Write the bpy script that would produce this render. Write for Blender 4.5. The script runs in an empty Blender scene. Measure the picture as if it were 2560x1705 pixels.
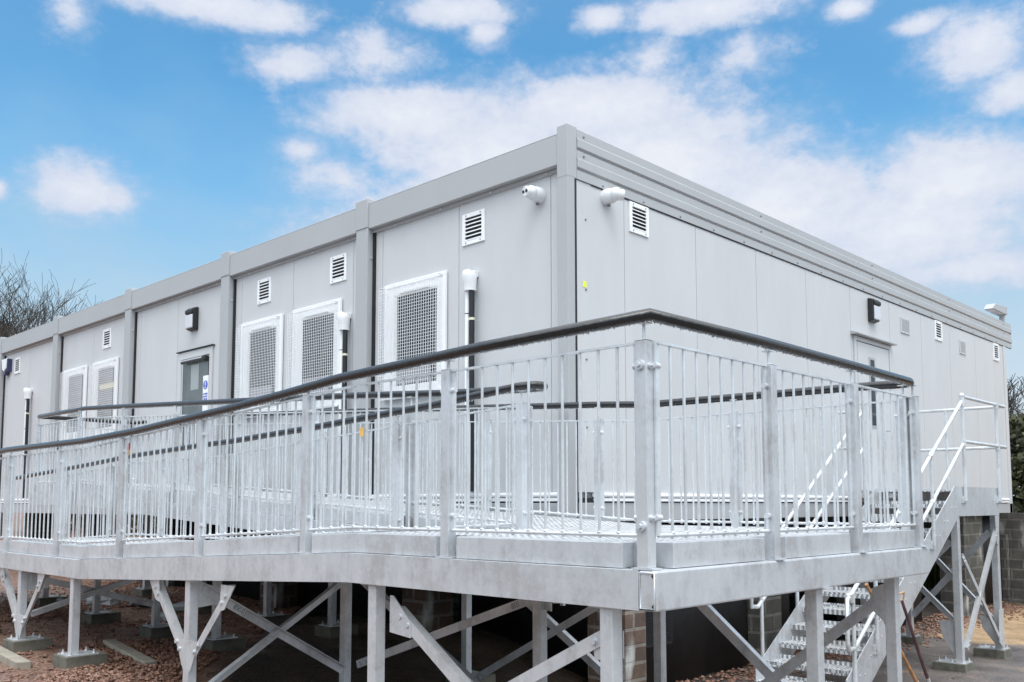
import bpy, math, random
from math import sin, cos, pi, radians, sqrt, atan2
from mathutils import Vector, Matrix, noise
random.seed(7)
C = bpy.context.scene.collection
K = 0.87            # model units are scaled by this at the very end, so the result is in metres
H = []              # (helper registry)

# ------------------------------------------------------------------ camera
sc = bpy.context.scene
cam = bpy.data.objects.new('camera', bpy.data.cameras.new('camera'))
C.objects.link(cam)
cam.data.sensor_width = 36
cam.data.lens = 2304.68 / 2560 * 36
cam.data.shift_y = (1070.81 - 852.5) / 2560
cam.data.clip_end = 2000
_R = Vector((0.71837970, 0.69565107, -0.00044510)); _U = Vector((0.05756162, -0.05880464, 0.99660859)); _F = Vector((-0.69326566, 0.715969, 0.08228686))
cam.matrix_world = Matrix(((_R.x, _U.x, -_F.x, 5.23060632 * K), (_R.y, _U.y, -_F.y, -6.08121658 * K), (_R.z, _U.z, -_F.z, 0), (0, 0, 0, 1)))
sc.camera = cam
sc.render.resolution_x = 1024; sc.render.resolution_y = 682
sc.view_settings.view_transform = 'Standard'; sc.view_settings.look = 'None'
sc.view_settings.gamma = 1; sc.view_settings.exposure = 0.0

# ------------------------------------------------------------------ sky and light (thin bright cloud, sun diffused)
SUN_AZ, SUN_EL = radians(-36), radians(60)
w = bpy.data.worlds.new('World'); sc.world = w; w.use_nodes = True
nt = w.node_tree; N = nt.nodes; L = nt.links
for n in list(N): N.remove(n)
def wn(t, **kw):
    n = N.new(t)
    for k, v in kw.items(): setattr(n, k, v)
    return n
def wmath(op, a, b=None, c=None, clamp=False):
    n = N.new('ShaderNodeMath'); n.operation = op; n.use_clamp = clamp
    for i, v in enumerate((a, b, c)):
        if v is None: continue
        if isinstance(v, (int, float)): n.inputs[i].default_value = v
        else: L.new(v, n.inputs[i])
    return n.outputs[0]
tc = wn('ShaderNodeTexCoord'); sep = wn('ShaderNodeSeparateXYZ'); L.new(tc.outputs['Generated'], sep.inputs[0])
az = wmath('MULTIPLY', wmath('ARCTAN2', sep.outputs[1], sep.outputs[0]), 180 / pi)
el = wmath('MULTIPLY', wmath('ARCSINE', sep.outputs[2]), 180 / pi)
# clouds: (azimuth, elevation, half width, half height in degrees, strength)
CLOUDS = [(153.14, 28.1, 6.47, 1.1, 1), (149.24, 27.87, 2.69, 0.92, 1), (160.65, 26.5, 1.05, 1.16, 0.5), (137.66, 29.08, 3.88, 1.04, 0.9), (135.75, 27.87, 1.42, 0.85, 0.8), (148.14, 25.6, 2.7, 1.1, 0.75), (143.15, 26.32, 3.55, 1.39, 0.7), (140.46, 23.2, 6.8, 2.0, 1.15), (135.48, 21.0, 7.6, 4.4, 1.25), (144.91, 19.47, 2.73, 1.26, 0.75), (147.14, 21.02, 1.46, 0.78, 0.6), (159.63, 17.47, 2.87, 1.72, 1), (163.9, 16.93, 0.78, 0.58, 0.9), (121.57, 28.6, 5.78, 1.13, 1), (128.18, 28.58, 1.66, 0.79, 0.8), (113.26, 27.56, 1.35, 0.63, 0.9), (125.16, 26.05, 2.0, 1.25, 0.65), (128.4, 23.6, 8.6, 2.5, 1.25), (126.5, 20.3, 10.6, 4.6, 1.4), (118.2, 17.2, 8.0, 4.0, 1.3), (119.3, 26.03, 2.15, 1.01, 0.45), (106.3, 24.39, 3.14, 1.78, 0.95), (104.77, 21.94, 2.11, 1.3, 0.95), (109.33, 26.15, 1.27, 0.55, 0.65), (108.0, 18.0, 6.0, 2.7, 1.25), (110.4, 15.7, 7.4, 2.9, 1.25), (107.33, 13.0, 4.4, 1.2, 0.8), (138.5, 16.4, 8.6, 3.4, 1.0), (123.54, 16.0, 13.5, 3.6, 1.2),
          (70, 25, 22, 8, 1.2), (20, 32, 30, 14, 1.3), (-110, 30, 30, 12, 1.2), (-160, 25, 18, 6, 1.1), (178, 22, 8, 3, 1), (90, 55, 60, 10, 1.0), (150, 48, 25, 6, .9)]
fld = None
for a, e, ra, re, s in CLOUDS:
    dx = wmath('MULTIPLY', wmath('SUBTRACT', az, a), 1 / ra); dy = wmath('MULTIPLY', wmath('SUBTRACT', el, e), 1 / re)
    d = wmath('SQRT', wmath('MULTIPLY_ADD', dx, dx, wmath('MULTIPLY', dy, dy)))
    v = wmath('MULTIPLY_ADD', d, -s, s)
    fld = v if fld is None else wmath('MAXIMUM', fld, v)
cmb = wn('ShaderNodeCombineXYZ'); L.new(az, cmb.inputs[0]); L.new(wmath('MULTIPLY', el, 1.5), cmb.inputs[1])
def wnoise(scale, det, rough, off=0):
    n = wn('ShaderNodeTexNoise'); n.inputs['Scale'].default_value = scale; n.inputs['Detail'].default_value = det; n.inputs['Roughness'].default_value = rough
    if off:
        m = wn('ShaderNodeVectorMath', operation='ADD'); L.new(cmb.outputs[0], m.inputs[0]); m.inputs[1].default_value = (off, off, off); L.new(m.outputs[0], n.inputs['Vector'])
    else: L.new(cmb.outputs[0], n.inputs['Vector'])
    return n.outputs[0]
n1 = wnoise(0.32, 9, 0.62); n2 = wnoise(0.9, 6, 0.6, 31); n3 = wnoise(0.16, 3, 0.5, 77)
f1 = wmath('ADD', fld, wmath('MULTIPLY_ADD', n1, 1.9, -0.70))
mr = wn('ShaderNodeMapRange', interpolation_type='SMOOTHSTEP'); L.new(f1, mr.inputs[0]); mr.inputs[1].default_value = -0.05; mr.inputs[2].default_value = 0.75
f2 = wmath('ADD', fld, wmath('MULTIPLY_ADD', n1, 1.1, -0.55))
vm = wn('ShaderNodeMapRange', interpolation_type='SMOOTHSTEP'); L.new(wmath('ADD', fld, wmath('MULTIPLY_ADD', n2, 1.3, -0.5)), vm.inputs[0]); vm.inputs[1].default_value = -0.35; vm.inputs[2].default_value = 0.8; vm.inputs[4].default_value = 0.55   # thin veil round each cloud
mask = wmath('MAXIMUM', wmath('MULTIPLY', mr.outputs[0], wmath('MULTIPLY_ADD', n3, 0.25, 0.82), clamp=True), vm.outputs[0])
# blue sky: Nishita, thinned by high haze that is paler towards the horizon
sky = wn('ShaderNodeTexSky', sky_type='NISHITA', sun_disc=False, sun_elevation=SUN_EL, sun_rotation=pi / 2 - SUN_AZ, air_density=1.0, dust_density=0.6, ozone_density=2.0)
sk = wn('ShaderNodeVectorMath', operation='MULTIPLY'); L.new(sky.outputs[0], sk.inputs[0]); sk.inputs[1].default_value = (0.078, 0.180, 0.205)
hz = wn('ShaderNodeMapRange', interpolation_type='SMOOTHERSTEP'); L.new(wmath('ADD', el, wmath('MULTIPLY_ADD', n3, 8, -4)), hz.inputs[0])
hz.inputs[1].default_value = 6; hz.inputs[2].default_value = 29; hz.inputs[3].default_value = 0.95; hz.inputs[4].default_value = 0.08
mixh = wn('ShaderNodeMix', data_type='RGBA'); L.new(hz.outputs[0], mixh.inputs[0]); L.new(sk.outputs[0], mixh.inputs[6]); mixh.inputs[7].default_value = (0.42, 0.62, 0.78, 1)
hz2 = wn('ShaderNodeMapRange', interpolation_type='SMOOTHSTEP'); L.new(wmath('ADD', el, wmath('MULTIPLY_ADD', n3, 6, -3)), hz2.inputs[0]); hz2.inputs[1].default_value = 1; hz2.inputs[2].default_value = 17; hz2.inputs[3].default_value = 0.9; hz2.inputs[4].default_value = 0.0
mixg = wn('ShaderNodeMix', data_type='RGBA'); L.new(hz2.outputs[0], mixg.inputs[0]); L.new(mixh.outputs[2], mixg.inputs[6]); mixg.inputs[7].default_value = (0.72, 0.80, 0.88, 1)
cr = wn('ShaderNodeValToRGB'); L.new(wmath('MULTIPLY_ADD', n2, 0.5, wmath('MULTIPLY', f2, 0.45), clamp=True), cr.inputs[0])
cr.color_ramp.elements[0].position = 0.15; cr.color_ramp.elements[0].color = (0.60, 0.67, 0.84, 1)
cr.color_ramp.elements[1].position = 0.75; cr.color_ramp.elements[1].color = (0.84, 0.87, 0.94, 1)
mixc = wn('ShaderNodeMix', data_type='RGBA'); L.new(mask, mixc.inputs[0]); L.new(mixg.outputs[2], mixc.inputs[6]); L.new(cr.outputs[0], mixc.inputs[7])
# the thin cloud in front of the sun, behind the camera, is much brighter than the rest of the sky
dot = wn('ShaderNodeVectorMath', operation='DOT_PRODUCT'); L.new(tc.outputs['Generated'], dot.inputs[0])
dot.inputs[1].default_value = Vector((0.50, -0.44, 0.80)).normalized()
br = wn('ShaderNodeMapRange', interpolation_type='SMOOTHSTEP'); L.new(dot.outputs[1], br.inputs[0])
br.inputs[1].default_value = -0.25; br.inputs[2].default_value = 0.9; br.inputs[3].default_value = 0.0; br.inputs[4].default_value = 1.0
lo = wn('ShaderNodeMapRange', interpolation_type='SMOOTHSTEP'); L.new(el, lo.inputs[0]); lo.inputs[1].default_value = 6; lo.inputs[2].default_value = 42
sc2 = wn('ShaderNodeMix', data_type='RGBA'); L.new(wmath('MULTIPLY', br.outputs[0], lo.outputs[0]), sc2.inputs[0]); L.new(mixc.outputs[2], sc2.inputs[6]); sc2.inputs[7].default_value = (3.0, 3.1, 3.2, 1)
bg = wn('ShaderNodeBackground'); L.new(sc2.outputs[2], bg.inputs[0]); bg.inputs[1].default_value = 1.0
wo = wn('ShaderNodeOutputWorld'); L.new(bg.outputs[0], wo.inputs[0])
sun = bpy.data.objects.new('sun', bpy.data.lights.new('sun', 'SUN')); C.objects.link(sun)
sun.data.energy = 1.0; sun.data.angle = radians(22); sun.data.color = (1, 0.98, 0.95)
sun.rotation_euler = Vector((cos(SUN_AZ) * cos(SUN_EL), sin(SUN_AZ) * cos(SUN_EL), sin(SUN_EL))).to_track_quat('Z', 'Y').to_euler()

# ------------------------------------------------------------------ materials
def mat(name, col, rough=0.5, metal=0.0, var=0.0, vscale=3.0, col2=None, bump=0.0, bscale=30.0, stretch=(1, 1, 1), rvar=0.0, spec=None, coat=0.0, emit=None):
    m = bpy.data.materials.new(name); m.use_nodes = True; t = m.node_tree; b = t.nodes['Principled BSDF']
    b.inputs['Base Color'].default_value = (*col, 1); b.inputs['Roughness'].default_value = rough; b.inputs['Metallic'].default_value = metal
    if spec is not None: b.inputs['Specular IOR Level'].default_value = spec
    if coat: b.inputs['Coat Weight'].default_value = coat; b.inputs['Coat Roughness'].default_value = 0.06
    g = t.nodes.new('ShaderNodeTexCoord'); mp = t.nodes.new('ShaderNodeMapping'); mp.inputs['Scale'].default_value = stretch
    t.links.new(g.outputs['Object'], mp.inputs[0])
    if var or col2:
        n = t.nodes.new('ShaderNodeTexNoise'); n.inputs['Scale'].default_value = vscale; n.inputs['Detail'].default_value = 6; n.inputs['Roughness'].default_value = 0.65
        t.links.new(mp.outputs[0], n.inputs['Vector'])
        r = t.nodes.new('ShaderNodeValToRGB'); t.links.new(n.outputs[0], r.inputs[0])
        c2 = col2 or tuple(max(0, c * (1 + var)) for c in col); c1 = col if col2 else tuple(c * (1 - var) for c in col)
        r.color_ramp.elements[0].position = 0.32; r.color_ramp.elements[0].color = (*c1, 1)
        r.color_ramp.elements[1].position = 0.68; r.color_ramp.elements[1].color = (*c2, 1)
        t.links.new(r.outputs[0], b.inputs['Base Color'])
        if rvar:
            mrn = t.nodes.new('ShaderNodeMapRange'); t.links.new(n.outputs[0], mrn.inputs[0]); mrn.inputs[3].default_value = rough - rvar; mrn.inputs[4].default_value = rough + rvar
            t.links.new(mrn.outputs[0], b.inputs['Roughness'])
    if bump:
        n2_ = t.nodes.new('ShaderNodeTexNoise'); n2_.inputs['Scale'].default_value = bscale; n2_.inputs['Detail'].default_value = 5
        t.links.new(mp.outputs[0], n2_.inputs['Vector'])
        bp = t.nodes.new('ShaderNodeBump'); bp.inputs['Strength'].default_value = bump; bp.inputs['Distance'].default_value = 0.01
        t.links.new(n2_.outputs[0], bp.inputs['Height']); t.links.new(bp.outputs[0], b.inputs['Normal'])
    return m

def galv_mat(name, base=(0.50, 0.535, 0.57), dark=0.80, light=1.16, metal=0.45, rough=0.42, tread=False):
    """hot dip galvanised steel: soft cloudy mottling, crystalline spangle, runs and dull grey patches"""
    m = bpy.data.materials.new(name); m.use_nodes = True; t = m.node_tree; b = t.nodes['Principled BSDF']; n = t.nodes; l = t.links
    b.inputs['Metallic'].default_value = metal
    g = n.new('ShaderNodeTexCoord')
    no = n.new('ShaderNodeTexNoise'); no.inputs['Scale'].default_value = 2.6; no.inputs['Detail'].default_value = 7; no.inputs['Roughness'].default_value = 0.7; l.new(g.outputs['Object'], no.inputs['Vector'])
    mp = n.new('ShaderNodeMapping'); mp.inputs['Scale'].default_value = (9, 9, 2.2); l.new(g.outputs['Object'], mp.inputs[0])
    st = n.new('ShaderNodeTexNoise'); st.inputs['Scale'].default_value = 1.6; st.inputs['Detail'].default_value = 5; st.inputs['Distortion'].default_value = 0.4; l.new(mp.outputs[0], st.inputs['Vector'])
    vo = n.new('ShaderNodeTexVoronoi'); vo.inputs['Scale'].default_value = 48; l.new(g.outputs['Object'], vo.inputs['Vector'])
    a = n.new('ShaderNodeMath'); a.operation = 'MULTIPLY_ADD'; l.new(no.outputs[0], a.inputs[0]); a.inputs[1].default_value = 0.72
    a2 = n.new('ShaderNodeMath'); a2.operation = 'MULTIPLY_ADD'; l.new(st.outputs[0], a2.inputs[0]); a2.inputs[1].default_value = 0.24; l.new(a2.outputs[0], a.inputs[2])
    sx = n.new('ShaderNodeSeparateColor'); l.new(vo.outputs['Color'], sx.inputs[0])
    a3 = n.new('ShaderNodeMath'); a3.operation = 'MULTIPLY'; l.new(sx.outputs[0], a3.inputs[0]); a3.inputs[1].default_value = 0.05; l.new(a3.outputs[0], a2.inputs[2])
    r = n.new('ShaderNodeValToRGB'); l.new(a.outputs[0], r.inputs[0])
    r.color_ramp.elements[0].position = 0.40; r.color_ramp.elements[0].color = (base[0] * dark * 1.03, base[1] * dark, base[2] * dark * .98, 1)
    r.color_ramp.elements[1].position = 0.62; r.color_ramp.elements[1].color = (*[c * light for c in base], 1)
    e = r.color_ramp.elements.new(0.5); e.color = (*base, 1)
    l.new(r.outputs[0], b.inputs['Base Color'])
    mr_ = n.new('ShaderNodeMapRange'); l.new(a.outputs[0], mr_.inputs[0]); mr_.inputs[1].default_value = .3; mr_.inputs[2].default_value = .7; mr_.inputs[3].default_value = rough + .14; mr_.inputs[4].default_value = rough - .08; l.new(mr_.outputs[0], b.inputs['Roughness'])
    bp = n.new('ShaderNodeBump'); bp.inputs['Distance'].default_value = 0.004; bp.inputs['Strength'].default_value = 0.25
    if tread:     # raised five bar chequer pattern
        mm = n.new('ShaderNodeMapping'); mm.inputs['Rotation'].default_value = (0, 0, pi / 4); l.new(g.outputs['Object'], mm.inputs[0])
        ck = n.new('ShaderNodeTexChecker'); ck.inputs['Scale'].default_value = 16; l.new(mm.outputs[0], ck.inputs['Vector'])
        w1 = n.new('ShaderNodeTexWave'); w1.wave_type = 'BANDS'; w1.bands_direction = 'X'; w1.inputs['Scale'].default_value = 8; l.new(mm.outputs[0], w1.inputs['Vector'])
        w2 = n.new('ShaderNodeTexWave'); w2.wave_type = 'BANDS'; w2.bands_direction = 'Y'; w2.inputs['Scale'].default_value = 8; l.new(mm.outputs[0], w2.inputs['Vector'])
        mx = n.new('ShaderNodeMix'); mx.data_type = 'FLOAT'; l.new(ck.outputs[1], mx.inputs[0]); l.new(w1.outputs[1], mx.inputs[2]); l.new(w2.outputs[1], mx.inputs[3])
        l.new(mx.outputs[0], bp.inputs['Height']); bp.inputs['Strength'].default_value = 1.0; bp.inputs['Distance'].default_value = 0.010
        rt = n.new('ShaderNodeValToRGB'); l.new(mx.outputs[0], rt.inputs[0]); rt.color_ramp.elements[0].position = .35; rt.color_ramp.elements[0].color = (.42, .42, .42, 1); rt.color_ramp.elements[1].position = .6; rt.color_ramp.elements[1].color = (1.1, 1.1, 1.1, 1)
        mt = n.new('ShaderNodeMix'); mt.data_type = 'RGBA'; mt.blend_type = 'MULTIPLY'; mt.inputs[0].default_value = 1; l.new(r.outputs[0], mt.inputs[6]); l.new(rt.outputs[0], mt.inputs[7]); l.new(mt.outputs[2], b.inputs['Base Color'])
    else:
        nb = n.new('ShaderNodeTexNoise'); nb.inputs['Scale'].default_value = 14; nb.inputs['Detail'].default_value = 6; l.new(g.outputs['Object'], nb.inputs['Vector']); l.new(nb.outputs[0], bp.inputs['Height'])
    l.new(bp.outputs[0], b.inputs['Normal'])
    return m

def block_mat(name, c1, c2, mortar, sx, sy, scale, axis='x', stain=0.0):
    m = bpy.data.materials.new(name); m.use_nodes = True; t = m.node_tree; b = t.nodes['Principled BSDF']; n = t.nodes; l = t.links
    g = n.new('ShaderNodeTexCoord'); s = n.new('ShaderNodeSeparateXYZ'); l.new(g.outputs['Object'], s.inputs[0])
    ad = n.new('ShaderNodeMath'); ad.operation = 'ADD'; l.new(s.outputs[0], ad.inputs[0]); l.new(s.outputs[1], ad.inputs[1])
    c = n.new('ShaderNodeCombineXYZ'); l.new(ad.outputs[0], c.inputs[0]); l.new(s.outputs[2], c.inputs[1])
    br_ = n.new('ShaderNodeTexBrick'); l.new(c.outputs[0], br_.inputs['Vector']); br_.inputs['Scale'].default_value = scale
    br_.inputs['Color1'].default_value = (*c1, 1); br_.inputs['Color2'].default_value = (*c2, 1); br_.inputs['Mortar'].default_value = (*mortar, 1)
    br_.inputs['Brick Width'].default_value = sx; br_.inputs['Row Height'].default_value = sy; br_.inputs['Mortar Size'].default_value = 0.02; br_.inputs['Mortar Smooth'].default_value = 0.3
    no = n.new('ShaderNodeTexNoise'); no.inputs['Scale'].default_value = 3; no.inputs['Detail'].default_value = 8; no.inputs['Roughness'].default_value = .7; l.new(g.outputs['Object'], no.inputs['Vector'])
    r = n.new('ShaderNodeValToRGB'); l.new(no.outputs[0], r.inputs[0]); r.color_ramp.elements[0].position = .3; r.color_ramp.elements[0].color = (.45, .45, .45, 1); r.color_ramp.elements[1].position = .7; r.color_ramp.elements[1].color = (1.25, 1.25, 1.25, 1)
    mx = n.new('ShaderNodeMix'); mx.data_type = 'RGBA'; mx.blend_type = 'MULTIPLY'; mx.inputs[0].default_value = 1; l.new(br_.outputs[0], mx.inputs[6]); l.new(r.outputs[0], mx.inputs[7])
    out = mx.outputs[2]
    if stain:    # white lime bloom that has bled out of the joints
        mp = n.new('ShaderNodeMapping'); mp.inputs['Scale'].default_value = (2.2, 2.2, .9); l.new(g.outputs['Object'], mp.inputs[0])
        ns = n.new('ShaderNodeTexNoise'); ns.inputs['Scale'].default_value = 1.7; ns.inputs['Detail'].default_value = 5; l.new(mp.outputs[0], ns.inputs['Vector'])
        rs = n.new('ShaderNodeValToRGB'); l.new(ns.outputs[0], rs.inputs[0]); rs.color_ramp.elements[0].position = .56; rs.color_ramp.elements[0].color = (0, 0, 0, 1); rs.color_ramp.elements[1].position = .72; rs.color_ramp.elements[1].color = (stain, stain, stain, 1)
        m2 = n.new('ShaderNodeMix'); m2.data_type = 'RGBA'; l.new(rs.outputs[0], m2.inputs[0]); l.new(out, m2.inputs[6]); m2.inputs[7].default_value = (.5, .5, .48, 1); out = m2.outputs[2]
    l.new(out, b.inputs['Base Color']); b.inputs['Roughness'].default_value = .85
    bp = n.new('ShaderNodeBump'); bp.inputs['Strength'].default_value = .6; bp.inputs['Distance'].default_value = .01; l.new(br_.outputs[1], bp.inputs['Height']); bp.invert = True; l.new(bp.outputs[0], b.inputs['Normal'])
    return m

M = {}
M['galv'] = galv_mat('galvanised_steel', base=(.60, .62, .64), metal=.5, rough=.40, dark=.78, light=1.14)
M['galv_bar'] = galv_mat('galvanised_bars', base=(0.68, 0.71, 0.73), metal=.45, rough=.36)
M['tread'] = galv_mat('chequer_plate', base=(0.68, 0.70, 0.72), metal=.35, rough=.34, tread=True)
M['weld'] = mat('zinc_bead', (.62, .65, .68), .38, .4, var=.1, vscale=30)
M['panel'] = mat('grey_coated_panel', (0.55, 0.558, 0.568), .44, var=.035, vscale=1.1, bump=.06, bscale=5, stretch=(1.6, 1.6, .45))
M['frame'] = mat('grey_frame_paint', (0.40, 0.41, 0.42), .42, var=.03, vscale=.9)
M['gasket'] = mat('black_gasket', (.012, .012, .014), .6)
M['screw'] = mat('dull_screw', (.22, .23, .24), .5, .4)
M['groove'] = mat('panel_joint', (.16, .17, .18), .7)
M['white'] = mat('white_upvc', (.86, .87, .88), .35)
M['grille'] = mat('white_wire', (.86, .87, .88), .45)
M['dark'] = mat('dark_void', (.01, .011, .013), .8)
M['glass'] = mat('window_glass', (.030, .032, .036), .12, spec=.3, var=.25, vscale=1.5)
M['glassdoor'] = mat('door_glass', (.10, .115, .115), .07, spec=.7, var=.3, vscale=1.2)
M['blind'] = mat('grey_blind', (.30, .30, .33), .6)
M['sill_item'] = mat('cream_blind_rail', (.75, .68, .45), .5)
M['black'] = mat('black_plastic', (.014, .015, .017), .42, var=.2, vscale=8)
M['rail'] = mat('wet_black_handrail', (.010, .010, .011), .22, var=.4, vscale=22, bump=.45, bscale=28, spec=.5, coat=.25)
M['drop'] = mat('water_drops', (.75, .78, .8), .08, spec=.8)
M['lens'] = mat('lamp_diffuser', (.62, .63, .68), .35)
M['camw'] = mat('white_camera_shell', (.80, .81, .82), .25, coat=.3)
M['navy'] = mat('navy_plastic', (.03, .04, .10), .4)
M['signw'] = mat('sign_white', (.85, .87, .9), .4)
M['signb'] = mat('sign_blue', (.07, .12, .50), .4)
M['yellow'] = mat('fluorescent_sticker', (.78, .95, .04), .5)
M['ytape'] = mat('cream_tape', (.70, .70, .52), .5)
M['red'] = mat('red_tag', (.65, .05, .05), .5)
M['amber'] = mat('amber_tag', (.80, .45, .12), .5)
M['orange'] = mat('orange_plastic', (.62, .13, .03), .5)
M['pad'] = mat('weathered_concrete', (.13, .125, .10), .85, var=.35, vscale=9, bump=.4, bscale=40)
M['kerb'] = mat('pale_concrete', (.30, .27, .22), .85, var=.2, vscale=6, bump=.3, bscale=40)
M['wood'] = mat('shovel_wood', (.42, .21, .09), .5, var=.3, vscale=12, stretch=(1, 1, .2))
M['wornwood'] = mat('dark_red_handle', (.085, .04, .045), .4, var=.4, vscale=8)
M['sand'] = mat('sand_on_blade', (.46, .30, .18), .8, var=.2, vscale=8)
M['sheet'] = mat('black_sheeting', (.010, .010, .011), .55, var=.4, vscale=3, bump=.6, bscale=9)
M['brick'] = block_mat('brown_brick', (.165, .11, .08), (.125, .085, .065), (.27, .24, .21), .42, .17, 1.0, stain=1.0)
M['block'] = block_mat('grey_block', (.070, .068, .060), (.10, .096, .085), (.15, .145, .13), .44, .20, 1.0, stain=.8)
M['bark'] = mat('bare_bark', (.055, .048, .04), .9, var=.35, vscale=6)
M['ivy'] = mat('dark_ivy_leaves', (.060, .066, .030), .7, var=.5, vscale=3)
M['grass'] = mat('green_grass', (.16, .22, .06), .7, var=.4, vscale=5)
M['rubble'] = mat('grey_rubble', (.28, .31, .33), .5, var=.4, vscale=6)

# ground: red gravel on the left, wet dark tarmac and sand on the right
def ground_mat():
    m = bpy.data.materials.new('ground_surface'); m.use_nodes = True; t = m.node_tree; n = t.nodes; l = t.links; b = n['Principled BSDF']
    g = n.new('ShaderNodeTexCoord'); s = n.new('ShaderNodeSeparateXYZ'); l.new(g.outputs['Object'], s.inputs[0])
    def mth(op, a, b_, c=None):
        x = n.new('ShaderNodeMath'); x.operation = op
        for i, v in enumerate((a, b_, c)):
            if v is None: continue
            if isinstance(v, (int, float)): x.inputs[i].default_value = v
            else: l.new(v, x.inputs[i])
        return x.outputs[0]
    def nz(sc_, det=6):
        x = n.new('ShaderNodeTexNoise'); x.inputs['Scale'].default_value = sc_; x.inputs['Detail'].default_value = det; x.inputs['Roughness'].default_value = .6; l.new(g.outputs['Object'], x.inputs['Vector']); return x.outputs[0]
    def ramp(v, p0, c0, p1, c1):
        r = n.new('ShaderNodeValToRGB'); l.new(v, r.inputs[0]); r.color_ramp.elements[0].position = p0; r.color_ramp.elements[0].color = (*c0, 1); r.color_ramp.elements[1].position = p1; r.color_ramp.elements[1].color = (*c1, 1); return r.outputs[0]
    vo = n.new('ShaderNodeTexVoronoi'); vo.inputs['Scale'].default_value = 34; l.new(g.outputs['Object'], vo.inputs['Vector'])
    sc_ = n.new('ShaderNodeSeparateColor'); l.new(vo.outputs['Color'], sc_.inputs[0])
    gr = ramp(sc_.outputs[0], .0, (.08, .038, .025), 1.0, (.28, .17, .12))
    mud_shade = ramp(nz(1.1), .35, (.022, .017, .014), .65, (.07, .052, .038))  # soil under the building painted darker to stand in for its shade
    mg = n.new('ShaderNodeMix'); mg.data_type = 'RGBA'; hp = n.new('ShaderNodeMapRange'); l.new(mth('ADD', mth('MULTIPLY_ADD', nz(.8, 8), 2.2, -1.1), mth('ADD', mth('MULTIPLY', s.outputs[0], .75), s.outputs[1])), hp.inputs[0]); hp.inputs[1].default_value = -3.3; hp.inputs[2].default_value = -3.8; l.new(hp.outputs[0], mg.inputs[0]); l.new(mud_shade, mg.inputs[6]); l.new(gr, mg.inputs[7])
    tar = ramp(nz(1.6, 8), .3, (.085, .072, .066), .7, (.20, .17, .155))
    sand = ramp(nz(5, 8), .3, (.30, .19, .10), .7, (.48, .34, .20))
    # sand lies beyond a line across the tarmac, and in patches round the pads
    e = mth('ADD', mth('MULTIPLY_ADD', nz(.6), 1.2, -.6), mth('ADD', mth('MULTIPLY', s.outputs[1], 1.0), mth('MULTIPLY', s.outputs[0], -.55)))
    rs = n.new('ShaderNodeMapRange'); l.new(e, rs.inputs[0]); rs.inputs[1].default_value = 11.3 * K; rs.inputs[2].default_value = 11.7 * K
    m1 = n.new('ShaderNodeMix'); m1.data_type = 'RGBA'; l.new(rs.outputs[0], m1.inputs[0]); l.new(tar, m1.inputs[6]); l.new(sand, m1.inputs[7])
    pz = ramp(nz(1.3, 4), .60, (0, 0, 0), .68, (.7, .7, .7))
    m1b = n.new('ShaderNodeMix'); m1b.data_type = 'RGBA'; l.new(pz, m1b.inputs[0]); l.new(m1.outputs[2], m1b.inputs[6]); l.new(sand, m1b.inputs[7])
    x = mth('ADD', s.outputs[0], mth('MULTIPLY_ADD', nz(1.4), .8, -.4))
    rx = n.new('ShaderNodeMapRange'); l.new(x, rx.inputs[0]); rx.inputs[1].default_value = -1.35 * K; rx.inputs[2].default_value = -1.05 * K
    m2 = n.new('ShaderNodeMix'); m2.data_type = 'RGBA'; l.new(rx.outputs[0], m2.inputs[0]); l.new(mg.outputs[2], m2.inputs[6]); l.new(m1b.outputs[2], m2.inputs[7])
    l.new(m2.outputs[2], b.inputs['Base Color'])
    ro = n.new('ShaderNodeMapRange'); l.new(nz(1.6, 8), ro.inputs[0]); ro.inputs[1].default_value = .35; ro.inputs[2].default_value = .65; ro.inputs[3].default_value = .28; ro.inputs[4].default_value = .8
    l.new(ro.outputs[0], b.inputs['Roughness'])
    bp = n.new('ShaderNodeBump'); bp.inputs['Strength'].default_value = .5; bp.inputs['Distance'].default_value = .02; l.new(vo.outputs[0], bp.inputs['Height']); l.new(bp.outputs[0], b.inputs['Normal'])
    return m
M['ground'] = ground_mat()

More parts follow.
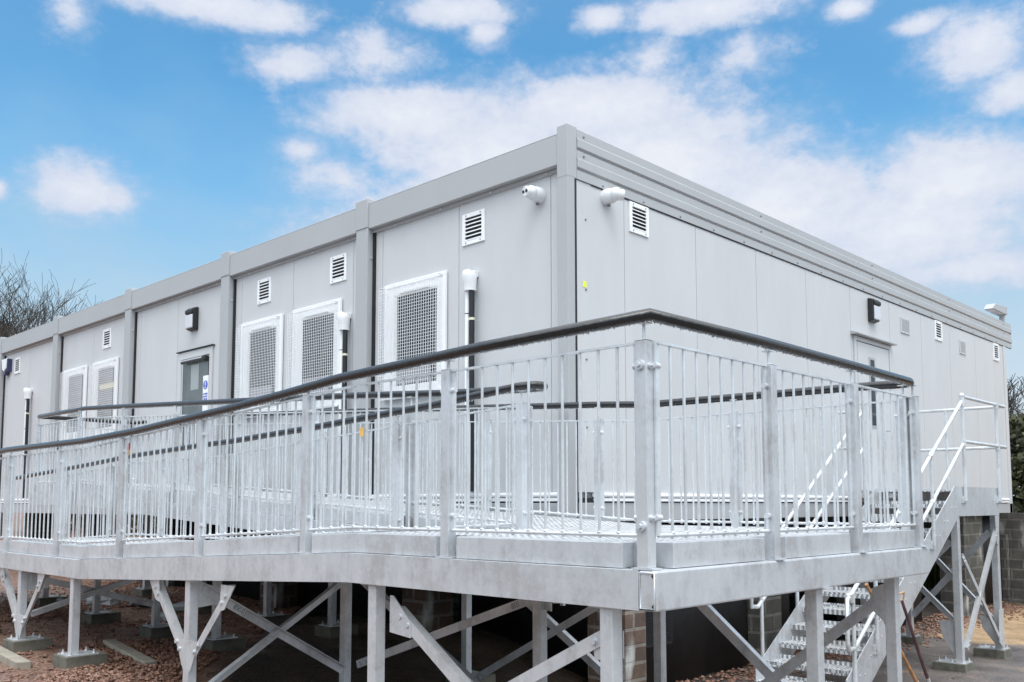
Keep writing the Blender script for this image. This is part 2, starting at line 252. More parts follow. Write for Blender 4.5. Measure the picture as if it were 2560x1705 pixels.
# ------------------------------------------------------------------ mesh helpers
class MB:
    def __init__(s): s.v = []; s.f = []; s.sm = []; s.log = []
    def add(s, vs, fs, smooth=False):
        o = len(s.v); s.log.append((list(vs), list(fs), smooth)); s.v += [tuple(v) for v in vs]; s.f += [tuple(i + o for i in f) for f in fs]; s.sm += [smooth] * len(fs); return s
    def box(s, x0, x1, y0, y1, z0, z1):
        return s.add([(x0, y0, z0), (x1, y0, z0), (x1, y1, z0), (x0, y1, z0), (x0, y0, z1), (x1, y0, z1), (x1, y1, z1), (x0, y1, z1)],
                     [(0, 3, 2, 1), (4, 5, 6, 7), (0, 1, 5, 4), (1, 2, 6, 5), (2, 3, 7, 6), (3, 0, 4, 7)])
    def hexa(s, p):      # 8 corners, bottom loop then top loop
        return s.add(p, [(0, 3, 2, 1), (4, 5, 6, 7), (0, 1, 5, 4), (1, 2, 6, 5), (2, 3, 7, 6), (3, 0, 4, 7)])
    def bar(s, a, b, w, h, up=(0, 0, 1)):      # rectangular bar from a to b; w sideways, h along up
        a = Vector(a); b = Vector(b); d = (b - a).normalized(); u = Vector(up); sd = d.cross(u)
        if sd.length < 1e-4: sd = d.cross(Vector((1, 0, 0)))
        sd.normalize(); u = sd.cross(d)
        P = []
        for c in (a, b):
            for i, j in ((-1, -1), (1, -1), (1, 1), (-1, 1)): P.append(c + sd * (w / 2 * i) + u * (h / 2 * j))
        return s.add(P, [(0, 1, 2, 3), (7, 6, 5, 4), (0, 4, 5, 1), (1, 5, 6, 2), (2, 6, 7, 3), (3, 7, 4, 0)])
    def angle(s, a, b, w, t, up, side):       # L-section: one leg along up, the other along side
        a = Vector(a); b = Vector(b); u = Vector(up).normalized(); q = Vector(side).normalized()
        s.bar(a, b, t, w, up=tuple(u))
        return s.bar(a + q * (w / 2) + u * (w / 2 - t / 2), b + q * (w / 2) + u * (w / 2 - t / 2), w - t, t, up=tuple(u))
    def tube(s, pts, r, n=10, cap=True):
        pts = [Vector(p) for p in pts]; rings = []; m = len(pts)
        rr = r if isinstance(r, (list, tuple)) else [r] * m
        d0 = (pts[1] - pts[0]).normalized(); ref = Vector((0, 0, 1)) if abs(d0.z) < .9 else Vector((1, 0, 0))
        sd = d0.cross(ref).normalized()
        for i, p in enumerate(pts):
            di = (pts[i] - pts[i - 1]).normalized() if i > 0 else None; do = (pts[i + 1] - pts[i]).normalized() if i < m - 1 else None
            if di is None: t = do
            elif do is None: t = di
            else:
                t = (di + do)
                t = t.normalized() if t.length > 1e-5 else di
            sd = (sd - t * sd.dot(t)); sd.normalize(); up = t.cross(sd)
            k = 1.0
            if di is not None and do is not None: k = 1 / max(.35, t.dot(di))
            bend = (do - di) if (di is not None and do is not None) else Vector((0, 0, 0))
            if bend.length > 1e-4: bend.normalize()
            ring = []
            for j in range(n):
                a = 2 * pi * (j + .5) / n; v = sd * cos(a) * rr[i] + up * sin(a) * rr[i]
                if k > 1.001 and bend.length > .5: v += bend * v.dot(bend) * (k - 1)
                ring.append(p + v)
            rings.append(ring)
        vs = [v for r_ in rings for v in r_]; fs = []
        for i in range(m - 1):
            for j in range(n):
                a = i * n + j; b = i * n + (j + 1) % n; fs.append((a, b, b + n, a + n))
        s.add(vs, fs, True)
        if cap: s.add(rings[0], [tuple(range(n))[::-1]]); s.add(rings[-1], [tuple(range(n))])
        return s
    def cyl(s, a, b, r, n=12, r2=None):
        return s.tube([a, b], [r, r if r2 is None else r2], n)
    def ball(s, c, r, sx=1, sy=1, sz=1, n=12, m=8, z0=-1, z1=1):
        vs = []; fs = []; c = Vector(c)
        for i in range(m + 1):
            ph = -pi / 2 + pi * i / m
            for j in range(n):
                a = 2 * pi * j / n; vs.append(c + Vector((cos(ph) * cos(a) * r * sx, cos(ph) * sin(a) * r * sy, sin(ph) * r * sz)))
        for i in range(m):
            for j in range(n):
                a = i * n + j; b = i * n + (j + 1) % n; fs.append((a, b, b + n, a + n))
        return s.add(vs, fs, True)
    def prism(s, poly, y0, y1, plane='xz'):   # polygon in a plane, extruded
        def P(p, t): return {'xz': (p[0], t, p[1]), 'yz': (t, p[0], p[1]), 'xy': (p[0], p[1], t)}[plane]
        n = len(poly); vs = [P(p, y0) for p in poly] + [P(p, y1) for p in poly]
        return s.add(vs, [tuple(range(n)), tuple(range(2 * n - 1, n - 1, -1))] + [(i, i + n, (i + 1) % n + n, (i + 1) % n) for i in range(n)])
    def strip(s, xs, zt, zb, y0, y1):         # solid running along x whose top/bottom follow functions
        for a, b in zip(xs[:-1], xs[1:]):
            s.hexa([(a, y0, zb(a)), (b, y0, zb(b)), (b, y1, zb(b)), (a, y1, zb(a)), (a, y0, zt(a)), (b, y0, zt(b)), (b, y1, zt(b)), (a, y1, zt(a))])
        return s
    def build_each(s, name, *a, **k):
        """one object per separate piece (pieces whose boxes touch belong together)"""
        P = []
        for vs, fs, sm in s.log:
            lo = [min(v[i] for v in vs) - .002 for i in range(3)]; hi = [max(v[i] for v in vs) + .002 for i in range(3)]; g = [(vs, fs, sm)]
            keep = []
            for L_, H_, G in P:
                if all(lo[i] <= H_[i] and hi[i] >= L_[i] for i in range(3)): lo = [min(lo[i], L_[i]) for i in range(3)]; hi = [max(hi[i], H_[i]) for i in range(3)]; g = G + g
                else: keep.append((L_, H_, G))
            P = keep + [(lo, hi, g)]
        for lo, hi, g in P:
            m = MB()
            for vs, fs, sm in g: m.add(vs, fs, sm)
            m.build(name, *a, **k)
    def build(s, name, material, parent=None, loc=None, bevel=0, label=None, cat=None, group=None, kind=None):
        root = parent
        while root is not None and root.parent is not None: root = root.parent
        off = root.location.copy() if root is not None else Vector(loc or (0, 0, 0))
        me = bpy.data.meshes.new(name)
        me.from_pydata([(v[0] - off.x, v[1] - off.y, v[2] - off.z) for v in s.v], [], s.f)
        me.polygons.foreach_set('use_smooth', s.sm); me.materials.append(material); me.update()
        me.validate()
        import bmesh
        bm = bmesh.new(); bm.from_mesh(me); bmesh.ops.recalc_face_normals(bm, faces=bm.faces[:]); bm.to_mesh(me); bm.free()
        o = bpy.data.objects.new(name, me); C.objects.link(o)
        if parent is not None: o.parent = parent
        else: o.location = off
        if bevel:
            b = o.modifiers.new('bevel', 'BEVEL'); b.width = bevel * K; b.segments = 2; b.limit_method = 'ANGLE'; b.angle_limit = radians(50)
        tag(o, label, cat, group, kind)
        return o
def tag(o, label=None, cat=None, group=None, kind=None):
    if label: o['label'] = label
    if cat: o['category'] = cat
    if group: o['group'] = group
    if kind: o['kind'] = kind
    return o
def thing(name, loc, label, cat, group=None):
    o = bpy.data.objects.new(name, None); C.objects.link(o); o.location = loc; o.empty_display_size = .2
    return tag(o, label, cat, group)
def text_mesh(txt, size, depth, M4):
    """real lettering as mesh faces, placed with a 4x4 matrix; returns (verts, faces)"""
    cu = bpy.data.curves.new('lettering', 'FONT'); cu.body = txt; cu.size = size; cu.extrude = depth; cu.align_x = 'CENTER'; cu.resolution_u = 2
    ob = bpy.data.objects.new('lettering', cu); C.objects.link(ob)
    dg = bpy.context.evaluated_depsgraph_get(); me = bpy.data.meshes.new_from_object(ob.evaluated_get(dg))
    vs = [M4 @ v.co for v in me.vertices]; fs = [tuple(p.vertices) for p in me.polygons]
    bpy.data.objects.remove(ob); bpy.data.curves.remove(cu); bpy.data.meshes.remove(me)
    return vs, fs

def lerp(t, a, b): return a + (b - a) * t
def pl(x, pts):       # piecewise linear, pts sorted by x descending or ascending
    p = sorted(pts)
    if x <= p[0][0]: return p[0][1]
    for (a, za), (b, zb) in zip(p[:-1], p[1:]):
        if x <= b: return za + (zb - za) * (x - a) / (b - a)
    return p[-1][1]
def sstep(t): t = max(0, min(1, t)); return t * t * (3 - 2 * t)

# ------------------------------------------------------------------ ground
def gz(x, y):
    z = -1.70 - .72 * sstep((x + 4.2) / 4.0) * sstep((y + 9) / 9 + .3)
    z += .22 * sstep((-x - 7.5) / 5) * sstep((3.5 - abs(y - .5)) / 3.5)       # gravel heaped further along the ramp
    return z
def ground():
    def axis(c, fine0, fine1, st):
        v = []; x = fine0
        while x <= fine1: v.append(x); x += st
        e = fine1; d = st
        while e < 500: d *= 1.5; e += d; v.append(e)
        e = fine0; d = st
        while e > -500: d *= 1.5; e -= d; v.insert(0, e)
        return v
    xs = axis(0, -22, 8, .35); ys = axis(0, -6, 22, .35)
    mb = MB(); n = len(xs); vs = []
    for y in ys:
        for x in xs: vs.append((x, y, gz(x, y) + .03 * noise.noise(Vector((x * .9, y * .9, 0)))))
    fs = [(j * n + i, j * n + i + 1, (j + 1) * n + i + 1, (j + 1) * n + i) for j in range(len(ys) - 1) for i in range(n - 1)]
    mb.add(vs, fs, True)
    mb.build('ground', M['ground'], kind='structure', label='gravel, soil and wet tarmac ground around the cabin, painted dark as shade beneath it')
ground()
def stones(name, spots, label, material):
    mb = MB()
    for x, y, r, zz in spots:
        a = random.random() * 6.28; ca, sa = cos(a), sin(a); ex, ey, ez = r * random.uniform(.9, 1.5), r * random.uniform(.7, 1.1), r * random.uniform(.45, .8)
        P = [(ex, 0, 0), (0, ey, 0), (-ex, 0, 0), (0, -ey, 0), (ex * .2, 0, ez), (0, 0, -ez)]
        P = [(p[0] * random.uniform(.75, 1.25), p[1] * random.uniform(.75, 1.25), p[2]) for p in P]
        mb.add([(x + p[0] * ca - p[1] * sa, y + p[0] * sa + p[1] * ca, zz + p[2]) for p in P], [(0, 1, 4), (1, 2, 4), (2, 3, 4), (3, 0, 4), (1, 0, 5), (2, 1, 5), (3, 2, 5), (0, 3, 5)])
    return mb.build(name, material, kind='stuff', label=label, cat='gravel')
sp = []
while len(sp) < 21000:
    x = random.uniform(-13, .2); y = random.uniform(-3.4, 3.6)
    if x > -4 and y < -3.0: continue
    if y > lerp((x + 9) / 5, 3.6, -1.2) and x > -9: continue
    if noise.noise(Vector((x * .55, y * .55, 3.3))) < -.16 and random.random() < .93: continue
    sp.append((x, y, random.uniform(.014, .034), gz(x, y) + .03 * noise.noise(Vector((x * .9, y * .9, 0))) + random.uniform(0, .03)))
def stone_mat(n_, c0, c1):
    m = mat(n_, c0, .45, rvar=.0); t = m.node_tree; b = t.nodes['Principled BSDF']; g = t.nodes.new('ShaderNodeNewGeometry')
    r = t.nodes.new('ShaderNodeValToRGB'); t.links.new(g.outputs['Random Per Island'], r.inputs[0]); r.color_ramp.elements[0].color = (*c0, 1); r.color_ramp.elements[1].color = (*c1, 1)
    e = r.color_ramp.elements.new(.5); e.color = (*[(a * .6 + b_ * .4) for a, b_ in zip(c0, c1)], 1); t.links.new(r.outputs[0], b.inputs['Base Color']); return m
M['stone'] = stone_mat('red_brown_stone', (.12, .055, .034), (.28, .155, .105))
stones('gravel', sp, 'red brown gravel heaped under and beside the ramp', M['stone'])
sp = []
for i in range(2600):
    y = random.uniform(3, 17); x = -1.15 + .45 * random.random() ** 2 - random.random() * .55
    sp.append((x, y, random.uniform(.018, .042), gz(x, y) + .03 * noise.noise(Vector((x * .9, y * .9, 0))) + .01))
stones('gravel', sp, 'strip of red gravel along the foot of the brick piers', M['stone'])

# ------------------------------------------------------------------ the cabin
XC, YC, WM, YE = -1.15, 1.38, 3.74, 17.15          # outer faces of the steel frame, module width, far end
XW, YW = -1.165, 1.5                                # faces of the wall panels
ZB, ZT = -.19, 4.146
NB = 6
cab = thing('modular_building', (XC, YC, ZB), 'long flat roofed modular building in pale grey panels standing on piers behind the ramp', 'building')
# front wall panels, per bay, each bay cut into panels by fine joints
doorx = (-10.36, -9.13)
wins = [(-4.44, -3.22), (-6.66, -5.44), (-8.16, -6.96), (-15.69, -14.47), (-14.12, -12.92), (-21.3, -20.1)]
WZ = (1.40, 2.915)
def panel_run(bay):
    x1 = -1.29 - WM * bay + (0 if bay == 0 else .29); x0 = -1.25 - WM * (bay + 1) + .06
    return x0, x1
back = MB()
for k in range(NB):
    x0, x1 = panel_run(k); joints = [x1]; j = x1 - (.21 if k == 0 else .46)
    while j > x0 + .12: joints.append(j); j -= 1.52
    joints.append(x0)
    for a, b in zip(joints[1:], joints[:-1]):
        mb = MB(); g = .0045
        holes = [w_ for w_ in wins if a < (w_[0] + w_[1]) / 2 < b]
        mb.box(a + g, b - g, YW, YW + .05, .135, 3.70)
        mb.build('wall_panel', M['panel'], cab)
    back.box(x0, x1, YW + .03, YW + .08, .02, 3.74)
back.build('panel_backing', M['groove'], cab)
# right hand long wall
mb = MB()
ys = [1.545, 2.409, 3.924, 5.457, 6.957, 8.507, 10.106, 11.588, 13.099, 14.619, 15.875, 16.5]
for a, b in zip(ys[:-1], ys[1:]):
    MB().box(XW - .05, XW, a + .0045, b - .0045, .133, 3.58).build('wall_panel', M['panel'], cab)
MB().box(XW - .09, XW - .02, 1.56, 16.6, .02, 3.56).build('panel_backing', M['groove'], cab)
# frame posts
for k in range(NB + 1):
    if k == 0:
        mb = MB().box(XC - .15, XC, YC, YC + .122, -.19, 4.165); mb.box(XC - .153, XC + .002, YC - .003, YC + .16, 3.58, 4.17)
        pass
        mb.build('corner_post', M['frame'], cab, bevel=.008)
        MB().box(XW - .02, XW + .006, YC + .123, YC + .163, -.1, 3.575).build('gasket', M['gasket'], cab)
        continue
    xa = -1.25 - WM * k; xb = -.99 - WM * k
    mb = MB().box(xa, xb, YC, YW + .06, -.19, 4.05); mb.box(xa - .005, xb + .005, YC - .012, YC + .14, 3.76, 4.165)
    mb.build('frame_post', M['frame'], cab, bevel=.008)
    MB().box(xb + .001, xb + .045, YW - .03, YW + .01, .02, 3.71).build('gasket', M['gasket'], cab)
    sc_ = MB(); sc_.cyl((xb, YC + .06, 3.35), (xb + .015, YC + .06, 3.35), .016, 8); sc_.cyl((xb, YC + .06, .6), (xb + .015, YC + .06, .6), .016, 8); sc_.build_each('bolt', M['galv_bar'], cab)
# roof beams with a downturned lip, light at the outside and shaded beneath
for k in range(NB):
    xa = -1.25 - WM * (k + 1) + .262; xb = -1.25 - WM * k if k else XC - .152
    mb = MB().box(xa, xb, YC + .012, YC + .03, 3.745, 4.085); mb.box(xa, xb, YC + .03, YW + .06, 3.745, 3.765); mb.box(xa, xb, YC + .012, YC + .10, 4.085, 4.10)
    mb.box(xa, xb, YW - .035, YW + .02, 3.70, 3.744)
    mb.build('roof_beam', M['frame'], cab, bevel=.006)
    q = MB()
    for x in [xa + .5 + i * .9 for i in range(4)]: q.ball((x, YW - .04, 3.715), .013, n=8, m=5)
    q.build_each('screw', M['galv'], cab)
# ribbed fascia on the long side: stepped profile
prof = [(4.146, 0), (4.05, 0), (4.035, .012), (3.945, .012), (3.925, -.016), (3.905, 0), (3.825, 0), (3.81, .012), (3.72, .012), (3.70, -.016), (3.68, 0), (3.585, 0)]
mb = MB()
poly = [(XC + d, z) for z, d in prof] + [(XC - .014, 3.585), (XC - .014, 4.146)]
vs = [(x, YC + .161, z) for x, z in poly] + [(x, YE, z) for x, z in poly]; n = len(poly)
mb.add(vs, [tuple(range(n)), tuple(range(2 * n - 1, n - 1, -1))] + [(i, i + n, (i + 1) % n + n, (i + 1) % n) for i in range(n)])
mb.build('fascia', M['frame'], cab)
MB().box(XC - .014, XC - .004, YC + .42, YE - .05, 3.572, 3.584).build('shadow_gap', M['gasket'], cab)
q = MB(); y = 2.0
while y < 16.8:
    q.ball((XC + .002, y, 3.615), .013, n=8, m=5)
    y += .78
for y in (1.66, 5.6, 9.4, 13.1, 16.6):
    q.ball((XC + .002, y, 4.09), .014, n=8, m=5); q.ball((XC + .002, y, 3.865), .014, n=8, m=5)
for z in (3.16, 2.37, 1.59, .84, .1): q.ball((XW + .003, 1.70, z), .013, n=8, m=5)
q.build_each('screw', M['screw'], cab)
# right end cover strip and roof
MB().box(XW - .05, XW + .012, 16.505, 16.70, -.19, 3.58).build('corner_post', M['panel'], cab, bevel=.004)
MB().box(-1.25 - WM * NB + .02, XC - .06, YC + .12, YE - .02, 3.96, 4.06).build('roof', M['frame'], cab)
# hidden walls
mb = MB(); mb.box(-1.2 - WM * NB, XW - .06, 16.6, 16.66, -.1, 4.0); mb.box(-1.2 - WM * NB, -1.14 - WM * NB, YW, YE, -.1, 4.0)
mb.build('wall_panel', M['panel'], cab)
# base rails: bright half round rail, gap, skirt channel
for nm, a in (('front', 0), ('side', 1)):
    rail = MB(); sk_ = MB(); gp = MB()
    if a == 0:
        for k in range(NB):
            x0, x1 = panel_run(k)
            rail.tube([(x0, YW - .012, .105), (x1, YW - .012, .105)], .028, 10); gp.box(x0, x1, YW + .0, YW + .02, .02, .07)
            rail.box(x0, x1, YW - .03, YW - .002, .035, .072)
        sk_.box(-1.2 - WM * NB, XC - .16, YW - .05, YW + .02, -.19, .015)
    else:
        rail.tube([(XW + .012, 1.80, .103), (XW + .012, 16.41, .103)], .028, 10); rail.box(XW + .002, XW + .03, 1.80, 16.41, .035, .070); gp.box(XW - .02, XW - .001, 1.56, 16.5, .02, .07)
        sk_.box(XW - .03, XW + .012, 1.545, 16.69, -.19, .018)
    rail.build('base_rail', M['white'], cab); sk_.build('skirt_channel', M['frame'], cab, bevel=.004); gp.build('shadow_gap', M['gasket'], cab)
MB().box(-1.2 - WM * NB, XW - .06, YW + .1, YE - .1, -.12, .02).build('floor_cassette', M['dark'], cab)

# --- windows with a mesh security cage
def window(x0, x1, z0, z1, blind=False):
    y = YW - .012
    fr = MB(); t = .055
    for a in ((x0, x1, z1 - t, z1), (x0, x1, z0, z0 + t), (x0, x0 + t, z0 + t, z1 - t), (x1 - t, x1, z0 + t, z1 - t)): fr.box(a[0], a[1], y - .035, y, a[2], a[3])
    i = .14
    fr2 = ((x0 + t, x1 - t, z1 - .17, z1 - t), (x0 + t, x1 - t, z0 + t, z0 + .12), (x0 + t, x0 + .21, z0 + .12, z1 - .17), (x1 - .16, x1 - t, z0 + .12, z1 - .17))
    for a in fr2: fr.box(a[0], a[1], y - .022, y, a[2], a[3])
    gx0, gx1, gz0, gz1 = x0 + .245, x1 - .185, z0 + .14, z1 - .19
    for a in ((x0 + .21, x1 - .16, z1 - .19, z1 - .17), (x0 + .21, x1 - .16, z0 + .12, z0 + .14), (x0 + .21, gx0, gz0, gz1), (gx1, x1 - .16, gz0, gz1)): fr.box(a[0], a[1], y - .014, y, a[2], a[3])
    w_ = fr.build('window', M['white'], cab, bevel=.003)
    MB().box(gx0, gx1, y - .006, y, gz0, gz1).build('pane', M['glass'], w_)
    sl = MB().box(x0 - .02, x1 + .02, y - .07, y, z0 - .03, z0 - .002); sl.build('sill', M['white'], w_)
    tv = MB().box(x0 + .33, x1 - .30, y - .05, y - .024, z1 - .165, z1 - .125); tv.build('trickle_vent', M['white'], w_, bevel=.004)
    if blind:
        bl = MB(); z = gz1 - .01
        while z > gz0 + .42: bl.box(gx0 + .01, gx1 - .01, y - .0095, y - .0065, z - .030, z - .008); z -= .036
        bl.build('blind', M['blind'], w_)
        if blind == 2: MB().box(gx0 + .09, gx1 - .01, y - .0125, y - .0098, gz1 - .40, gz1 - .30).build('blind_rail', M['sill_item'], w_)
    else:
        MB().box(gx0 + .02, gx1 - .12, y - .0095, y - .0065, gz0 + .02, gz0 + .30).build('blind', M['blind'], w_)  # lighter panel standing in for a faint reflection low in the glass
    # cage
    gm = MB(); yc = y - .085; r = .0023; p = .041
    nx = int((x1 - x0 - .12) / p); nz_ = int((z1 - z0 - .04) / p)
    for i in range(nx + 1):
        x = x0 - .05 + i * (x1 - x0 - .03) / nx
        gm.bar((x, yc, z0), (x, yc, z1 - .04), r * 2, r * 2, up=(0, 1, 0))
    for i in range(nz_ + 1):
        z = z0 + i * (z1 - .04 - z0) / nz_
        gm.bar((x0 - .05, yc, z), (x1 - .08, yc, z), r * 2, r * 2)
        gm.bar((x0 - .05, yc, z), (x0 - .05, y, z), r * 2, r * 2); gm.bar((x1 - .08, yc, z), (x1 - .08, y, z), r * 2, r * 2)
    for i in range(nx + 1):
        x = x0 - .05 + i * (x1 - x0 - .03) / nx
        gm.bar((x, yc, z1 - .04), (x, y, z1 - .04), r * 2, r * 2)
    gm.build('security_grille', M['grille'], w_)
for i, (a, b) in enumerate(wins): window(a, b, *WZ, blind={3: 1, 4: 2, 5: 1}.get(i, False))

# --- louvre vents
def vent(c, z0, z1, w_, side, fine=False, mtl='white'):
    """side 'f': front wall, c is x; side 'r': right wall, c is y"""
    def put(a0, a1, d0, d1, za, zb, mb):
        if side == 'f': mb.box(c + a0, c + a1, YW - d1, YW - d0, za, zb)
        else: mb.box(XW + d0, XW + d1, c + a0, c + a1, za, zb)
    f = MB(); h = w_ / 2; t = .05 if not fine else .03
    put(-h, h, 0, .02, z1 - t, z1, f); put(-h, h, 0, .02, z0, z0 + t, f); put(-h, -h + t, 0, .02, z0 + t, z1 - t, f); put(h - t, h, 0, .02, z0 + t, z1 - t, f)
    v = f.build('vent', M[mtl], cab, bevel=.002)
    b = MB(); put(-h + t, h - t, .001, .003, z0 + t, z1 - t, b); b.build('opening', M['dark'] if not fine else M['groove'], v)
    s = MB(); n_ = 6 if not fine else 12; dz = (z1 - z0 - 2 * t) / n_
    for i in range(n_):
        zt_ = z1 - t - i * dz
        a, b_, d = -h + t, h - t, dz * (.50 if not fine else .55)
        if side == 'f': s.hexa([(c + a, YW - .022, zt_ - dz), (c + b_, YW - .022, zt_ - dz), (c + b_, YW - .004, zt_ - dz + d * .6), (c + a, YW - .004, zt_ - dz + d * .6), (c + a, YW - .022, zt_ - dz + .012), (c + b_, YW - .022, zt_ - dz + .012), (c + b_, YW - .004, zt_ - dz + d), (c + a, YW - .004, zt_ - dz + d)])
        else: s.hexa([(XW + .022, c + a, zt_ - dz), (XW + .022, c + b_, zt_ - dz), (XW + .004, c + b_, zt_ - dz + d * .6), (XW + .004, c + a, zt_ - dz + d * .6), (XW + .022, c + a, zt_ - dz + .012), (XW + .022, c + b_, zt_ - dz + .012), (XW + .004, c + b_, zt_ - dz + d), (XW + .004, c + a, zt_ - dz + d)])
    s.build('louvre', M[mtl], v)
    if not fine:
        q = MB()
        for a in (-h * .65, h * .65):
            for z in (z0 + .025, z1 - .025): q.ball((c + a, YW - .021, z) if side == 'f' else (XW + .021, c + a, z), .009, n=6, m=4)
        q.build_each('screw', M['groove'], v)
for x in (-2.75, -5.55, -7.54, -13.54, -18.79): vent(x, 3.165, 3.555, .39, 'f')
for y in (2.69, 12.48, 16.0): vent(y, 3.20 if y < 5 else 3.18, 3.565, .378, 'r')
vent(10.80, 3.09, 3.375, .41, 'r', True, 'panel'); vent(13.83, 3.07, 3.355, .35, 'r', True, 'panel'); vent(-8.42, .28, .80, .2, 'f', True)

# --- doors
def door_front():
    x0, x1, z0, z1 = doorx[0], doorx[1], .33, 2.68; y = YW
    f = MB(); f.box(x0, x1, y - .03, y - .001, z1 - .13, z1); f.box(x0, x0 + .12, y - .03, y - .001, z0, z1 - .13); f.box(x1 - .10, x1, y - .03, y - .001, z0, z1 - .13)
    d = f.build('door', M['panel'], cab, bevel=.004)
    MB().box(x0 - .04, x1 + .04, y - .055, y - .001, z1 + .004, z1 + .02).build('drip_strip', M['gasket'], d)
    MB().box(x0 + .125, x1 - .105, y - .012, y - .001, z0, z1 - .135).build('leaf', M['panel'], d)
    MB().box(x0 + .17, x1 - .13, y - .0165, y - .013, z0 + .70, z1 - .17).build('pane_gasket', M['gasket'], d)
    MB().box(x0 + .195, x1 - .145, y - .020, y - .017, z0 + .72, z1 - .19).build('pane', M['glassdoor'], d)
    MB().box(x0 + .17, x1 - .13, y - .022, y - .013, z0 + .05, z0 + .66).build('kick_panel', M['panel'], d)
    q = MB().box(x0 + .22, x1 - .25, y - .10, y - .06, z1 - .188, z1 - .165); q.build('closer_arm', M['galv_bar'], d, bevel=.004)
    q = MB().box(x1 - .24, x1 - .13, y - .10, y - .02, z1 - .225, z1 - .155); q.box(x0 + .22, x1 - .24, y - .095, y - .062, z1 - .225, z1 - .19); q.build('door_closer', M['black'], d, bevel=.006)
    q = MB().box(x0 + .48, x0 + .76, y - .022, y - .0185, 1.98, 2.42); q.build('notice', mat('faded_paper', (.33, .37, .37), .5), d)
    q = MB().box(x1 - .30, x1 - .12, y - .026, y - .0185, 1.52, 2.19); s = q.build('safety_sign', M['signw'], d)
    q = MB(); q.cyl((x1 - .21, y - .0262, 2.03), (x1 - .21, y - .029, 2.03), .075, 24); s1 = q.build('blue_disc', M['signb'], d)
    q = MB(); q.box(x1 - .222, x1 - .198, y - .032, y - .0292, 2.02, 2.085); q.box(x1 - .222, x1 - .198, y - .032, y - .0292, 1.975, 1.998)
    q.build('exclamation_mark', M['signw'], d)
    q = MB()
    for z, a, b in ((1.86, .145, .01), (1.815, .12, .0), (1.77, .145, .01)):
        x = x1 - .285
        while x < x1 - .14: q.box(x, min(x + random.uniform(.014, .026), x1 - .135), y - .029, y - .0262, z, z + .03); x += .032
    q.build('sign_lettering', M['signb'], d)
    return d
door_front()
def door_side():
    y0, y1, z0, z1 = 8.58, 10.07, .20, 2.77; x = XW
    f = MB(); f.box(x + .001, x + .03, y0, y1, z1 - .07, z1); f.box(x + .001, x + .03, y0, y0 + .08, z0, z1 - .07); f.box(x + .001, x + .03, y1 - .08, y1, z0, z1 - .07)
    d = f.build('door', M['panel'], cab, bevel=.004)
    MB().box(x + .001, x + .014, y0 + .08, y1 - .08, z0, z1 - .07).build('door_gap', M['gasket'], d)
    MB().box(x + .015, x + .024, y0 + .105, y1 - .1, z0 + .02, z1 - .085).build('leaf', M['panel'], d)
    q = MB(); q.prism([(x + .001, z1 + .07), (x + .12, z1 + .03), (x + .12, z1 + .012), (x + .001, z1 + .012)], y0 - .08, y1 + .07, 'xz'); q.build('drip_canopy', M['frame'], d)
    MB().box(x + .0245, x + .034, 9.125, 9.361, 1.28, 2.47).build('vision_frame', M['frame'], d)
    MB().box(x + .0345, x + .038, 9.165, 9.32, 1.32, 2.43).build('pane', M['glass'], d)
    q = MB(); q.tube([(x + .03, 9.70, 1.25), (x + .10, 9.70, 1.25), (x + .10, 9.52, 1.25)], .014, 8); q.build('door_handle', M['galv_bar'], d)
door_side()
MB().box(XW + .001, XW + .004, 1.65, 1.707, 2.39, 2.457).build('sticker', M['yellow'], cab, label='small fluorescent yellow sticker')

# ------------------------------------------------------------------ fittings on the walls (things of their own)
def bulkhead(px, py, z, side, label):
    t = thing('bulkhead_light', (px, py, z), label, 'wall light', 'bulkhead lights beside the doors')
    def P(a, d, h): return (px + a, py - d, z + h) if side == 'f' else (px + d, py + a, z + h)
    def hx(a0, a1, d0, d1, h0, h1, sl=0):
        pts = [P(a0, d0, h0), P(a1, d0, h0), P(a1, d1, h0 + sl), P(a0, d1, h0 + sl), P(a0, d0, h1), P(a1, d0, h1), P(a1, d1, h1 - sl), P(a0, d1, h1 - sl)]
        return MB().hexa(pts)
    hx(-.135, .135, .0, .105, .0, .42, .03).build('housing', M['black'], t, bevel=.02)
    hx(-.12, .12, .10, .125, .035, .28, .008).build('diffuser', M['lens'], t, bevel=.015)
    hx(-.128, .128, .10, .135, .285, .375, .012).build('hood', M['black'], t, bevel=.03)
bulkhead(-9.83, YW, 3.02, 'f', 'black bulkhead light with white diffuser above the glazed front door')
bulkhead(XW, 9.33, 3.08, 'r', 'black bulkhead light with white diffuser above the plain side door')
def dome_cam(p, side, yaw, label):
    t = thing('security_camera', p, label, 'security camera', 'security cameras either side of the corner')
    n = Vector((0, -1, 0)) if side == 'f' else Vector((1, 0, 0)); p = Vector(p)
    MB().tube([p, p + n * .045, p + n * .10, p + n * .13], [.092, .092, .086, .074], 24).build('mount', M['camw'], t)
    c = p + n * .15 + Vector((0, 0, .005))
    MB().ball(c, .078, n=24, m=14).build('eyeball', M['camw'], t)
    d = Vector((cos(yaw), sin(yaw), -.10)).normalized()
    MB().tube([c + d * .03, c + d * .085, c + d * .095], [.064, .062, .052], 20).build('face_ring', M['camw'], t)
    sd = d.cross(Vector((0, 0, 1))).normalized()
    for s_ in (-.027, .027): MB().cyl(c + d * .095 + sd * s_, c + d * .099 + sd * s_, .019, 14).build('lens', M['black'], t)
    MB().cyl(p + n * .05 + Vector((0, 0, -.1)), p + n * .05 + Vector((0, 0, -.115)), .02, 10).build('screw_cap', M['groove'], t)
dome_cam((-1.66, YW, 3.50), 'f', radians(-97), 'white turret camera with two dark lenses on the front wall')
dome_cam((XW, 2.06, 3.50), 'r', radians(52), 'white turret camera seen from behind on the long side wall')
